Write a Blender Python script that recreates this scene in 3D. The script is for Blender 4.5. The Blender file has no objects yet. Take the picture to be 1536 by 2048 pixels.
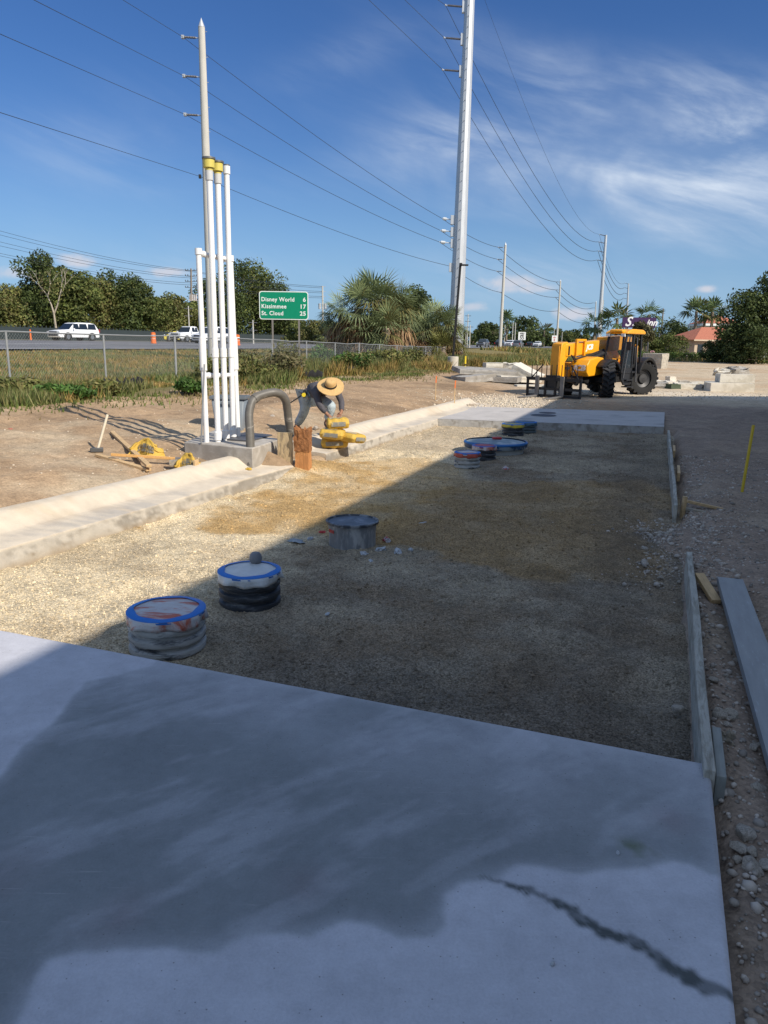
import bpy, bmesh, math, random
import numpy as np
from mathutils import Vector, Matrix
R_ = math.radians
# ------------------------------------------------------------------ camera
FP, CH, YH, ROLL = 1479.0, 1.7, 687.0, math.radians(0.8)
PITCH = math.atan((1024-YH)/FP)
cf = np.array([0, math.cos(PITCH), -math.sin(PITCH)]); cr = np.array([1., 0, 0]); cu = np.cross(cr, cf)
_c, _s = math.cos(ROLL), math.sin(ROLL)
CR = _c*cr+_s*cu; CU = -_s*cr+_c*cu
def ray(x, y): return (x-768)/FP*CR-(y-1024)/FP*CU+cf
def G(x, y, z=0.):                      # point of the level z seen at a pixel
    d = ray(x, y); return np.array([0, 0, CH])+d*((z-CH)/d[2])
def D(x, y, Y):                         # point at depth Y seen at a pixel
    d = ray(x, y); return np.array([0, 0, CH])+d*(Y/d[1])
S = bpy.context.scene; COL = S.collection
cam = bpy.data.cameras.new('camera'); camo = bpy.data.objects.new('camera', cam); COL.objects.link(camo)
cam.sensor_fit = 'VERTICAL'; cam.sensor_height = 36; cam.lens = 36*FP/2048
cam.clip_start = .05; cam.clip_end = 5000
camo.matrix_world = Matrix(((CR[0], CU[0], -cf[0], 0), (CR[1], CU[1], -cf[1], 0), (CR[2], CU[2], -cf[2], CH), (0, 0, 0, 1)))
S.camera = camo
S.render.resolution_x, S.render.resolution_y = 768, 1024
S.view_settings.view_transform = 'Standard'; S.view_settings.look = 'None'
S.view_settings.exposure = 0.35; S.view_settings.gamma = 1
# ------------------------------------------------------------------ sun and sky
SUNH = np.array([.75, -.66]); SUNH /= np.linalg.norm(SUNH); ELEV = R_(37)
sd = Vector((SUNH[0]*math.cos(ELEV), SUNH[1]*math.cos(ELEV), math.sin(ELEV)))
sl = bpy.data.lights.new('sun', 'SUN'); sl.energy = 4.4; sl.angle = R_(.53); sl.color = (1, .92, .80)
so = bpy.data.objects.new('sun', sl); COL.objects.link(so); so.rotation_euler = sd.to_track_quat('Z', 'Y').to_euler()
W = bpy.data.worlds.new('World'); S.world = W; W.use_nodes = True
class NT:                                # tiny node-expression helper
    def __init__(s, nt): s.nt = nt
    def link(s, a, b):
        if isinstance(a, bpy.types.NodeSocket): s.nt.links.new(a, b)
        else: b.default_value = a
    def m(s, op, a, b=0., c=0., clamp=False):
        n = s.nt.nodes.new('ShaderNodeMath'); n.operation = op; n.use_clamp = clamp
        s.link(a, n.inputs[0]); s.link(b, n.inputs[1]); s.link(c, n.inputs[2]); return n.outputs[0]
    def noise(s, vec, scale, detail=6, rough=.55, dist=0., dim='3D'):
        n = s.nt.nodes.new('ShaderNodeTexNoise'); n.noise_dimensions = dim
        if vec is not None: s.link(vec, n.inputs['Vector'])
        n.inputs['Scale'].default_value = scale; n.inputs['Detail'].default_value = detail
        n.inputs['Roughness'].default_value = rough; n.inputs['Distortion'].default_value = dist
        return n.outputs['Fac']
    def vor(s, vec, scale, feature='F1'):
        n = s.nt.nodes.new('ShaderNodeTexVoronoi'); n.feature = feature
        if vec is not None: s.link(vec, n.inputs['Vector'])
        n.inputs['Scale'].default_value = scale; return n
    def ramp(s, v, lo, hi):
        n = s.nt.nodes.new('ShaderNodeMapRange'); n.interpolation_type = 'SMOOTHSTEP'
        s.link(v, n.inputs[0]); n.inputs[1].default_value = lo; n.inputs[2].default_value = hi; return n.outputs[0]
    def mix(s, f, a, b, mode='MIX'):
        n = s.nt.nodes.new('ShaderNodeMix'); n.data_type = 'RGBA'; n.blend_type = mode
        s.link(f, n.inputs[0]); s.link(a, n.inputs[6]); s.link(b, n.inputs[7]); return n.outputs[2]
    def comb(s, x, y, z=0.):
        n = s.nt.nodes.new('ShaderNodeCombineXYZ'); s.link(x, n.inputs[0]); s.link(y, n.inputs[1]); s.link(z, n.inputs[2]); return n.outputs[0]
def build_world():
    nt = W.node_tree; nt.nodes.clear(); N = NT(nt)
    out = nt.nodes.new('ShaderNodeOutputWorld'); bg = nt.nodes.new('ShaderNodeBackground')
    sky = nt.nodes.new('ShaderNodeTexSky'); sky.sky_type = 'NISHITA'; sky.sun_disc = False
    sky.sun_elevation = ELEV; sky.sun_rotation = math.atan2(sd.x, sd.y)
    sky.altitude = 0; sky.air_density = 1.0; sky.dust_density = .35; sky.ozone_density = 2.0
    tc = nt.nodes.new('ShaderNodeTexCoord'); sp = nt.nodes.new('ShaderNodeSeparateXYZ')
    nt.links.new(tc.outputs['Generated'], sp.inputs[0]); x, y, z = sp.outputs
    az = N.m('ARCTAN2', x, y); el = N.m('ARCSINE', z)
    def ae(px, py): d = ray(px, py); d = d/np.linalg.norm(d); return math.atan2(d[0], d[1]), math.asin(d[2])
    def gauss(px, py, wx, wy, rot=0.):
        a0, e0 = ae(px, py); dx = N.m('SUBTRACT', az, a0); dy = N.m('SUBTRACT', el, e0)
        c, s = math.cos(rot), math.sin(rot)
        u = N.m('ADD', N.m('MULTIPLY', dx, c), N.m('MULTIPLY', dy, s)); v = N.m('SUBTRACT', N.m('MULTIPLY', dy, c), N.m('MULTIPLY', dx, s))
        q = N.m('ADD', N.m('POWER', N.m('ABSOLUTE', N.m('DIVIDE', u, wx/FP)), 2.), N.m('POWER', N.m('ABSOLUTE', N.m('DIVIDE', v, wy/FP)), 2.))
        return N.m('EXPONENT', N.m('MULTIPLY', q, -1.))
    # cirrus: long streaks falling a little to the right
    c, s = math.cos(-.28), math.sin(-.28)
    u = N.m('ADD', N.m('MULTIPLY', az, c), N.m('MULTIPLY', el, s)); v = N.m('SUBTRACT', N.m('MULTIPLY', el, c), N.m('MULTIPLY', az, s))
    n1 = N.noise(N.comb(N.m('MULTIPLY', u, 2.2), N.m('MULTIPLY', v, 8.5), 3.1), 2.0, 8, .54, .6)
    n2 = N.noise(N.comb(N.m('MULTIPLY', u, 3.), N.m('MULTIPLY', v, 5.), 7.7), 1.6, 5, .5, .3)
    n3 = N.noise(N.comb(N.m('MULTIPLY', u, 14.), N.m('MULTIPLY', v, 70.), 1.7), 1.5, 8, .7, .5)
    w = gauss(1330, 350, 330, 85, -.1)
    for g, k in ((gauss(1150, 345, 230, 45, -.18), .75), (gauss(1420, 260, 260, 60, -.2), .8), (gauss(1210, 150, 300, 35, -.25), .3), (gauss(850, 300, 260, 50, .25), .28),
                 (gauss(240, 290, 260, 80, .2), .22), (gauss(1250, 450, 260, 30, -.15), .5), (gauss(650, 130, 160, 30, .3), .14), (gauss(980, 560, 500, 60), .32), (gauss(250, 560, 400, 60), .25)):
        w = N.m('ADD', w, N.m('MULTIPLY', g, k))
    streak = N.ramp(N.m('ADD', n1, N.m('MULTIPLY', n3, .16)), .38, .88)
    cir = N.m('MULTIPLY', N.m('MULTIPLY', streak, N.ramp(n2, .25, .7)), w, clamp=True)
    cir = N.m('ADD', N.m('MULTIPLY', cir, 1.45), N.m('MULTIPLY', w, .10), clamp=True)
    # small cumulus low over the horizon
    n4 = N.noise(N.comb(N.m('MULTIPLY', az, 12.), N.m('MULTIPLY', el, 20.), .4), 2.2, 8, .6, .3)
    cw = None
    for a in ((1025, 566, 66, 20), (1050, 578, 80, 12), (1150, 628, 60, 16), (1408, 578, 24, 9), (160, 522, 46, 18), (40, 545, 50, 16), (940, 615, 40, 14), (340, 545, 50, 12), (760, 600, 50, 10)):
        g = gauss(*a); cw = g if cw is None else N.m('MAXIMUM', cw, g)
    cum = N.ramp(N.m('ADD', N.m('MULTIPLY', cw, .85), N.m('MULTIPLY', N.m('SUBTRACT', n4, .5), 1.15)), .34, .95)
    base = N.mix(1., sky.outputs[0], (.30, .44, .62, 1), 'MULTIPLY')
    top = N.mix(N.ramp(el, .0, .45), (1.0, 1.0, 1.0, 1), (.78, .90, 1.04, 1)); base = N.mix(1., base, top, 'MULTIPLY')
    low = N.ramp(el, .26, -.02); base = N.mix(N.m('MULTIPLY', low, .75), base, (1.95, 3.2, 4.75, 1))
    cs = N.mix(cir, base, (4.0, 4.6, 5.5, 1)); cs = N.mix(N.m('MULTIPLY', cum, .9), cs, (4.1, 4.2, 4.7, 1))
    # unseen broken bright cloud above and behind the viewer, added to fill the shade
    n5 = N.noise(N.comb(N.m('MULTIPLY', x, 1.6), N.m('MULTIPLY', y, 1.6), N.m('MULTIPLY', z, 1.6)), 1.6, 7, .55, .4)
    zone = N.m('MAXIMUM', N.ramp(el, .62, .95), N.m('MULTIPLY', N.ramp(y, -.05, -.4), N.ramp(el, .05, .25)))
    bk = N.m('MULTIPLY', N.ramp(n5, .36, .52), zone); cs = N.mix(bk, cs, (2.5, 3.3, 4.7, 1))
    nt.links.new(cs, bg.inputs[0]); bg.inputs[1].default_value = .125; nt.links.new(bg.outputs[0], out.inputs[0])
build_world()
# ------------------------------------------------------------------ helpers
rng = np.random.default_rng(7); rnd = random.Random(5)
MATS = {}
def M(name, col=(.5, .5, .5), rough=.8, metal=0., var=.12, vs=6., bump=0., bs=40., col2=None, cs=3., cthr=(.45, .6), attr=None, trans=0., stretch=None, spec=.4, coat=0., alpha=None):
    if name in MATS: return MATS[name]
    m = bpy.data.materials.new(name); m.use_nodes = True; MATS[name] = m
    nt = m.node_tree; N = NT(nt); b = nt.nodes['Principled BSDF']
    tc = nt.nodes.new('ShaderNodeTexCoord'); vec = tc.outputs['Object']
    if stretch:
        mp = nt.nodes.new('ShaderNodeMapping'); nt.links.new(vec, mp.inputs[0]); mp.inputs[3].default_value = stretch; vec = mp.outputs[0]
    n = N.noise(vec, vs, 8, .6)
    c = (*col, 1)
    if attr:
        a = nt.nodes.new('ShaderNodeAttribute'); a.attribute_name = attr; c = a.outputs['Color']
    if col2:
        c = N.mix(N.ramp(N.noise(vec, cs, 6, .65, .4), *cthr), c, (*col2, 1))
    k = N.m('ADD', N.m('MULTIPLY', N.m('SUBTRACT', n, .5), var*4), 1.)
    c = N.mix(1., c, N.comb(k, k, k), 'MULTIPLY')
    nt.links.new(c, b.inputs['Base Color']); b.inputs['Roughness'].default_value = rough; b.inputs['Metallic'].default_value = metal
    b.inputs['Specular IOR Level'].default_value = spec; b.inputs['Coat Weight'].default_value = coat
    if bump:
        bn = nt.nodes.new('ShaderNodeBump'); bn.inputs['Strength'].default_value = min(1, bump); bn.inputs['Distance'].default_value = .6/bs
        nt.links.new(N.noise(vec, bs, 6, .65), bn.inputs['Height']); nt.links.new(bn.outputs[0], b.inputs['Normal'])
    if trans:
        t = nt.nodes.new('ShaderNodeBsdfTranslucent'); nt.links.new(c, t.inputs[0]); mx = nt.nodes.new('ShaderNodeMixShader'); mx.inputs[0].default_value = trans
        o = nt.nodes['Material Output']; nt.links.new(b.outputs[0], mx.inputs[1]); nt.links.new(t.outputs[0], mx.inputs[2]); nt.links.new(mx.outputs[0], o.inputs[0])
    return m
def rotz(a): return Matrix.Rotation(a, 4, 'Z')
class MB:
    def __init__(s): s.v = []; s.f = []
    def add(s, vs, fs):
        o = len(s.v); s.v += [tuple(map(float, p)) for p in vs]; s.f += [tuple(i+o for i in f) for f in fs]; return s
    def box(s, c, d, rot=None, taper=1.):
        pts = [Vector((x*d[0]/2*(taper if z > 0 else 1), y*d[1]/2*(taper if z > 0 else 1), z*d[2]/2)) for x in (-1, 1) for y in (-1, 1) for z in (-1, 1)]
        if rot is not None: pts = [rot @ p for p in pts]
        return s.add([p+Vector(c) for p in pts], [(0, 1, 3, 2), (4, 6, 7, 5), (0, 4, 5, 1), (2, 3, 7, 6), (0, 2, 6, 4), (1, 5, 7, 3)])
    def tube(s, path, r, n=10, caps=True):
        P = [Vector(p) for p in path]; rs = r if isinstance(r, (list, tuple)) else [r]*len(P); ring = []
        t0 = (P[1]-P[0]).normalized(); a = Vector((0, 0, 1)) if abs(t0.z) < .9 else Vector((1, 0, 0)); x = t0.cross(a).normalized()
        vs = []
        for i, p in enumerate(P):
            t = ((P[min(i+1, len(P)-1)]-P[max(i-1, 0)])).normalized(); x = (x-t*x.dot(t)).normalized(); y = t.cross(x)
            vs += [p+(x*math.cos(2*math.pi*k/n)+y*math.sin(2*math.pi*k/n))*rs[i] for k in range(n)]
        fs = [(i*n+k, i*n+(k+1) % n, (i+1)*n+(k+1) % n, (i+1)*n+k) for i in range(len(P)-1) for k in range(n)]
        if caps: fs += [tuple(range(n))[::-1], tuple((len(P)-1)*n+k for k in range(n))]
        return s.add(vs, fs)
    def bar(s, p, q, w, h=None, up=(0, 0, 1)):
        p, q = Vector(p), Vector(q); h = h or w; t = (q-p).normalized(); u = Vector(up)
        if abs(t.dot(u)) > .95: u = Vector((1, 0, 0))
        x = t.cross(u).normalized(); y = x.cross(t)
        vs = [e+x*w/2*i+y*h/2*j for e in (p, q) for i, j in ((-1, -1), (1, -1), (1, 1), (-1, 1))]
        return s.add(vs, [(0, 1, 2, 3)[::-1], (4, 5, 6, 7), (0, 1, 5, 4), (1, 2, 6, 5), (2, 3, 7, 6), (3, 0, 4, 7)])
    def lathe(s, prof, n=32, c=(0, 0, 0), wob=0., cap=True):
        vs = []
        for i, (r, z) in enumerate(prof):
            for k in range(n):
                a = 2*math.pi*k/n; rr = r*(1+wob*math.sin(3*a+i)*.5+wob*math.sin(7*a+2*i)*.5); vs.append((c[0]+rr*math.cos(a), c[1]+rr*math.sin(a), c[2]+z))
        fs = [(i*n+k, i*n+(k+1) % n, (i+1)*n+(k+1) % n, (i+1)*n+k) for i in range(len(prof)-1) for k in range(n)]
        if cap and prof[0][0] > 1e-6: fs.append(tuple(range(n))[::-1])
        if cap and prof[-1][0] > 1e-6: fs.append(tuple((len(prof)-1)*n+k for k in range(n)))
        return s.add(vs, fs)
    def prism(s, poly, y0, y1, ax='y'):            # poly in (x,z), extruded along y (or in (x,y) along z)
        n = len(poly); mk = (lambda p, t: (p[0], t, p[1])) if ax == 'y' else ((lambda p, t: (p[0], p[1], t)) if ax == 'z' else (lambda p, t: (t, p[0], p[1])))
        vs = [mk(p, y0) for p in poly]+[mk(p, y1) for p in poly]
        return s.add(vs, [tuple(range(n)), tuple(range(n, 2*n))[::-1]]+[(i, (i+1) % n+0, (i+1) % n+n, i+n)[::-1] for i in range(n)])
    def xf(s, mt):
        s.v = [tuple(mt @ Vector(p)) for p in s.v]; return s
def mk(name, v, f, mat=None, parent=None, col=None, smooth=None, loc=None, bevel=0., recalc=True):
    me = bpy.data.meshes.new(name); me.from_pydata([tuple(p) for p in v], [], [tuple(q) for q in f]); me.update()
    if recalc and len(f) < 60000:
        bm = bmesh.new(); bm.from_mesh(me); bmesh.ops.recalc_face_normals(bm, faces=bm.faces); bm.to_mesh(me); bm.free()
    if smooth is not None:
        me.polygons.foreach_set('use_smooth', [True]*len(me.polygons)); me.set_sharp_from_angle(angle=R_(smooth))
    if col is not None:
        a = me.color_attributes.new('tint', 'FLOAT_COLOR', 'POINT'); a.data.foreach_set('color', np.asarray(col, np.float32).ravel())
    o = bpy.data.objects.new(name, me); COL.objects.link(o)
    if mat: me.materials.append(mat)
    if parent: o.parent = parent
    if loc is not None: o.location = loc
    if bevel:
        b = o.modifiers.new('bevel', 'BEVEL'); b.width = bevel; b.segments = 2; b.limit_method = 'ANGLE'; b.angle_limit = R_(35)
    return o
def npmesh(name, v, f, mat, col=None, parent=None, loc=None, smooth=False):     # f : (n,k) array
    v = np.asarray(v, np.float32); f = np.asarray(f, np.int32); me = bpy.data.meshes.new(name)
    me.vertices.add(len(v)); me.vertices.foreach_set('co', v.ravel()); n, k = f.shape
    me.loops.add(n*k); me.loops.foreach_set('vertex_index', f.ravel()); me.polygons.add(n)
    me.polygons.foreach_set('loop_start', np.arange(0, n*k, k, dtype=np.int32))
    try: me.polygons.foreach_set('loop_total', np.full(n, k, np.int32))
    except Exception: pass
    me.update(calc_edges=True)
    if col is not None:
        c4 = np.ones((len(v), 4), np.float32); c4[:, :3] = np.asarray(col)[:, :3]
        a = me.color_attributes.new('tint', 'FLOAT_COLOR', 'POINT'); a.data.foreach_set('color', c4.ravel())
    me.polygons.foreach_set('use_smooth', np.full(n, smooth)); me.materials.append(mat)
    o = bpy.data.objects.new(name, me); COL.objects.link(o)
    if parent: o.parent = parent
    if loc is not None: o.location = loc
    return o
def B(mb, name, mat, parent=None, smooth=35, bevel=0., loc=None): return mk(name, mb.v, mb.f, mat, parent, smooth=smooth, bevel=bevel, loc=loc)
def tag(o, label=None, cat=None, group=None, kind=None):
    for k, x in (('label', label), ('category', cat), ('group', group), ('kind', kind)):
        if x: o[k] = x
    return o
def thing(name, label, cat, loc=(0, 0, 0), rz=0., group=None):
    o = bpy.data.objects.new(name, None); COL.objects.link(o); o.location = tuple(map(float, loc)); o.rotation_euler = (0, 0, rz)
    o.empty_display_size = .2; return tag(o, label, cat, group)
def dup(o, loc, rz=0., sc=1., label=None, group=None):
    def cp(q, par):
        c = q.copy(); COL.objects.link(c)
        if par: c.parent = par
        for ch in list(q.children): cp(ch, c)
        return c
    c = cp(o, None); c.location = tuple(map(float, loc)); c.rotation_euler = (0, 0, rz); c.scale = (sc, sc, sc) if not isinstance(sc, tuple) else sc
    if label: c['label'] = label
    if group: c['group'] = group
    return c
def text(s, size, mat, parent, org, xd, yd, name='lettering', ext=.002, align='LEFT', shear=0., off=0., sx=1., spc=1.):
    cu = bpy.data.curves.new('t', 'FONT'); cu.body = s; cu.size = size; cu.align_x = align; cu.extrude = ext; cu.shear = shear; cu.offset = off; cu.resolution_u = 3; cu.space_character = spc
    to = bpy.data.objects.new('t', cu); COL.objects.link(to); dg = bpy.context.evaluated_depsgraph_get(); dg.update()
    me = bpy.data.meshes.new_from_object(to.evaluated_get(dg)); bpy.data.objects.remove(to)
    x, y = Vector(xd).normalized(), Vector(yd).normalized(); z = x.cross(y)
    m4 = Matrix(((x[0], y[0], z[0], org[0]), (x[1], y[1], z[1], org[1]), (x[2], y[2], z[2], org[2]), (0, 0, 0, 1))) @ Matrix.Diagonal((sx, 1, 1, 1))
    me.transform(m4); me.materials.clear(); me.materials.append(mat); me.name = name
    o = bpy.data.objects.new(name, me); COL.objects.link(o); o.parent = parent; return o
def vnoise(x, y, seed=0):
    x = np.asarray(x, float); y = np.asarray(y, float); xi = np.floor(x).astype(np.int64); yi = np.floor(y).astype(np.int64); fx = x-xi; fy = y-yi
    fx = fx*fx*(3-2*fx); fy = fy*fy*(3-2*fy)
    def h(a, b):
        n = (a*374761393+b*668265263+seed*974634777) & 0x7fffffff; n = ((n ^ (n >> 13))*1274126177) & 0x7fffffff; return ((n ^ (n >> 16)) & 0xffff)/65535.
    return (h(xi, yi)*(1-fx)+h(xi+1, yi)*fx)*(1-fy)+(h(xi, yi+1)*(1-fx)+h(xi+1, yi+1)*fx)*fy
def fbm(x, y, seed=0, o=4, g=.5):
    r = 0; a = 1; t = 0
    for i in range(o): r = r+a*(vnoise(x*2**i, y*2**i, seed+i)-.5); t += a; a *= g
    return r/t*2
def sm(x, a, b): t = np.clip((np.asarray(x, float)-a)/(b-a), 0, 1); return t*t*(3-2*t)
def inpoly(X, Y, poly):
    r = np.zeros(X.shape, bool); n = len(poly)
    for i in range(n):
        x1, y1 = poly[i]; x2, y2 = poly[(i+1) % n]
        c = ((y1 > Y) != (y2 > Y)); xx = (x2-x1)*(Y-y1)/((y2-y1) if y2 != y1 else 1e-9)+x1; r ^= c & (X < xx)
    return r
def blur(m, k):
    if m.ndim < 2: return m
    for _ in range(k): m = (m+np.roll(m, 1, 0)+np.roll(m, -1, 0)+np.roll(m, 1, 1)+np.roll(m, -1, 1))/5
    return m
# site axes: a runs along the kerb away from the camera, b to the right of it
ua = np.array([.347, .938]); ub = np.array([.938, -.347])
ua = ua/np.linalg.norm(ua); ub = np.array([ua[1], -ua[0]]); SITE = math.atan2(ua[1], ua[0])-math.pi/2
def Wp(a, b, z=0.): return np.array([a*ua[0]+b*ub[0], a*ua[1]+b*ub[1], z])
def AB(p): return p[0]*ua[0]+p[1]*ua[1], p[0]*ub[0]+p[1]*ub[1]
# ------------------------------------------------------------------ terrain
BT = [-400, -75, -56, -28.5, -25, -13, -11, -6.5, -5.75]; ZT = [1.5, 1.5, 1.47, 1.13, 1.0, .66, .48, .17, .06]
def height(X, Y, rough=True):
    X = np.asarray(X, float); Y = np.asarray(Y, float); a = X*ua[0]+Y*ua[1]; b = X*ub[0]+Y*ub[1]
    z = np.interp(b, BT, ZT); mfac = 1-.5*sm(a, 12, 50); z = np.where(b > -24, z*(mfac+(1-mfac)*sm(-b, 13, 24)), z)
    right = -.06+0*z; k = sm(b, -5.7, -4.2); z = z*(1-k)+right*k
    if rough:
        amp = np.where(b < -5.8, .05, .02)*np.clip(1.2-np.abs(Y)/200, .2, 1)
        z = z+amp*fbm(X*.7, Y*.7, 3, 5, .55)+.06*np.clip(1-Y/40, .0, 1)*fbm(X*1.9, Y*1.9, 9, 5, .62)
        z = z+.05*(1-sm(b, -6.6, -5.9))*sm(b, -12, -10.5)*np.clip(1-Y/45, 0, 1)*(1-2*np.abs(fbm(X*1.5+3, Y*1.5, 121, 4, .6)))
        d1 = np.exp(-(((b+7.6)/.9)**2+((a-15)/3.)**2)); z = z+.12*d1*(.6+fbm(X, Y, 5))
        z = z+.10*np.exp(-(((b+10.6)/.8)**2))*np.clip(fbm(a*.25, 0*a, 8, 3)+.4, 0, 1)*sm(a, 10, 22)*(1-sm(a, 44, 60))
        z = z+.05*np.exp(-(((b-.75)/.35)**2))*sm(a, 6.6, 8)*(1-sm(a, 15, 17))*(.7+fbm(X*2, Y*2, 12))
        z = z+sm(b, .4, .7)*(1-sm(b, 5, 8))*(1-sm(a, 19, 24))*(.05*fbm(X*1.6, Y*1.6, 101, 5, .62)+.03*fbm(a*.6, b*3.2, 104, 3))
        z = z-.05*np.exp(-(((b-.62)/.25)**2))*(1-sm(a, 5.6, 6.4))
        z = z+.06*sm(a, 30, 60)*fbm(X*.15, Y*.15, 21)
    pit = sm(b, -5.55, -5.35)*(1-sm(b, .12, .42+.0*a))*sm(a, 2.2, 2.7)*(1-sm(a, 17.2, 17.6)); z = z*(1-pit)+(-.42)*pit
    slide = np.exp(-(((a-7.6)/.75)**2))*(1-sm(b, .3, .5))*sm(b, -.35+.12*fbm(a*3, a, 4), .3); z = np.maximum(z, -.42+.36*slide) if rough else z
    gapf = sm(a, 8.7, 9.25)*(1-sm(a, 10.45, 10.9))*(1-sm(b, -5.0, -4.45)); z = np.maximum(z, -.42+gapf*(.37+.05*fbm(X*2.5, Y*2.5, 14)))
    under = sm(a, 17.4, 17.6)*(1-sm(a, 20., 20.2))*sm(b, -5.4, -5.2)*(1-sm(b, 0, .1)); z = z-.12*under
    und2 = (1-sm(a, 2.4, 2.9))*sm(b, -6.4, -5.6)*(1-sm(b, .2, .34)); z = z-.15*und2
    return z
def hz(p): return float(height(np.array([p[0]]), np.array([p[1]]), True)[0])
def axis(lo, flo, fhi, hi, step, g=1.09):
    m = list(np.arange(flo, fhi, step)); s = step; x = m[-1]
    while x < hi: s *= g; x += s; m.append(x)
    s = step; x = flo; l = []
    while x > lo: s *= g; x -= s; l.append(x)
    return np.array(l[::-1]+m)
def grid_mesh(name, A, Bb, zf, cf_, mat, local=True):
    AA, BB = np.meshgrid(A, Bb, indexing='ij'); X = AA*ua[0]+BB*ub[0]; Y = AA*ua[1]+BB*ub[1]; Z = zf(X, Y, AA, BB); col = cf_(X, Y, AA, BB)
    n, m = AA.shape; idx = np.arange(n*m).reshape(n, m); f = np.stack([idx[:-1, :-1], idx[:-1, 1:], idx[1:, 1:], idx[1:, :-1]], -1).reshape(-1, 4)[:, ::-1]
    return npmesh(name, np.stack([X, Y, Z], -1).reshape(-1, 3), f, mat, col.reshape(-1, col.shape[-1]), smooth=True)
def soil_mat(name, peb=55., pstr=.35, spot=.5, mott=0., dist=.018):
    m = bpy.data.materials.new(name); m.use_nodes = True; nt = m.node_tree; N = NT(nt); b = nt.nodes['Principled BSDF']
    tc = nt.nodes.new('ShaderNodeTexCoord'); vec = tc.outputs['Object']; at = nt.nodes.new('ShaderNodeAttribute'); at.attribute_name = 'tint'
    n1 = N.noise(vec, .8, 8, .65, .5); n2 = N.noise(vec, 9, 8, .7); n3 = N.noise(vec, 60, 4, .7)
    v = N.vor(vec, peb); v2 = N.vor(vec, peb*.37)
    k = N.m('ADD', N.m('MULTIPLY', n1, .7), N.m('MULTIPLY', n2, .75)); k = N.m('ADD', k, N.m('MULTIPLY', n3, .55))
    if mott: n5 = N.noise(vec, 3.3, 9, .72, 1.2); k = N.m('MULTIPLY', k, N.m('ADD', N.m('MULTIPLY', N.m('SUBTRACT', n5, .5), mott*4), 1.))
    c = N.mix(1., at.outputs['Color'], N.comb(k, k, k), 'MULTIPLY')
    cell = nt.nodes.new('ShaderNodeSeparateColor'); nt.links.new(v.outputs['Color'], cell.inputs[0])
    kk = N.m('ADD', N.m('MULTIPLY', cell.outputs[0], spot*1.5), 1-spot*.72); c = N.mix(1., c, N.comb(kk, kk, kk), 'MULTIPLY')
    nt.links.new(c, b.inputs['Base Color']); b.inputs['Roughness'].default_value = .95; b.inputs['Specular IOR Level'].default_value = .15
    h = N.m('ADD', N.m('MULTIPLY', N.m('SUBTRACT', 1., v.outputs['Distance']), pstr), N.m('MULTIPLY', N.m('SUBTRACT', 1., v2.outputs['Distance']), pstr*.8)); h = N.m('ADD', h, N.m('MULTIPLY', n2, .9))
    bn = nt.nodes.new('ShaderNodeBump'); bn.inputs['Strength'].default_value = .75; bn.inputs['Distance'].default_value = dist
    nt.links.new(h, bn.inputs['Height']); nt.links.new(bn.outputs[0], b.inputs['Normal']); return m
DIRT = np.array([.37, .255, .155]); SAND = np.array([.52, .42, .29]); GRAY = np.array([.27, .215, .165]); GRASS = np.array([.15, .135, .055]); FARG = np.array([.20, .16, .07]); LIME = np.array([.62, .55, .44])
def lerp(a, b, k): return a*(1-k[..., None])+b*k[..., None]
def gcol(X, Y, a, b):
    n = fbm(X*.3, Y*.3, 31, 5, .6); n2 = fbm(X*1.3, Y*1.3, 37, 4, .6)
    c = np.zeros(X.shape+(3,))+DIRT; c = lerp(c, SAND*.9, sm(n+.6*n2, .1, .7)*.7); c = lerp(c, DIRT*.6, sm(-n+.9*n2, .0, .5)*.7)
    c = lerp(c, GRAY*np.array([1.05, 1, .98]), sm(b, -1.5, .3)); c = lerp(c, SAND*.85, sm(b, -1.5, .3)*sm(n2, 0, .7)*.35)
    c = lerp(c, SAND, sm(a, 24, 27)*sm(b, -6, -3)*.9); c = lerp(c, DIRT*1.15, sm(a, 36, 40)*sm(b, -6, -3)*sm(n, -.2, .4)*.8)
    c = lerp(c, LIME*1.05, np.exp(-((a-23)/2.6)**2-((b+4.3)/1.1)**2)*1.)
    c = lerp(c, LIME, np.exp(-((a-31)/2.)**2-((b-1)/6)**2)*.8)
    edge = b+.5*n2+.8*n; c = lerp(c, GRASS, 1-sm(edge, -11.8, -10.7)); c = lerp(c, FARG*1.05, (1-sm(edge, -14.6, -13))*(.55+.45*sm(n2, -.4, .4)))
    c = lerp(c, GRASS*.95, sm(b, 20, 30)*sm(Y, 100, 115)); c = lerp(c, GRASS, sm(a, 135, 150)); return c
grd = grid_mesh('ground', axis(-60, -6, 26, 1500, .1, 1.07), axis(-400, -12, 5, 600, .1, 1.07), lambda X, Y, a, b: height(X, Y), gcol, soil_mat('soil', 60., .35, .25, .28, .018)); tag(grd, kind='structure')
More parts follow.
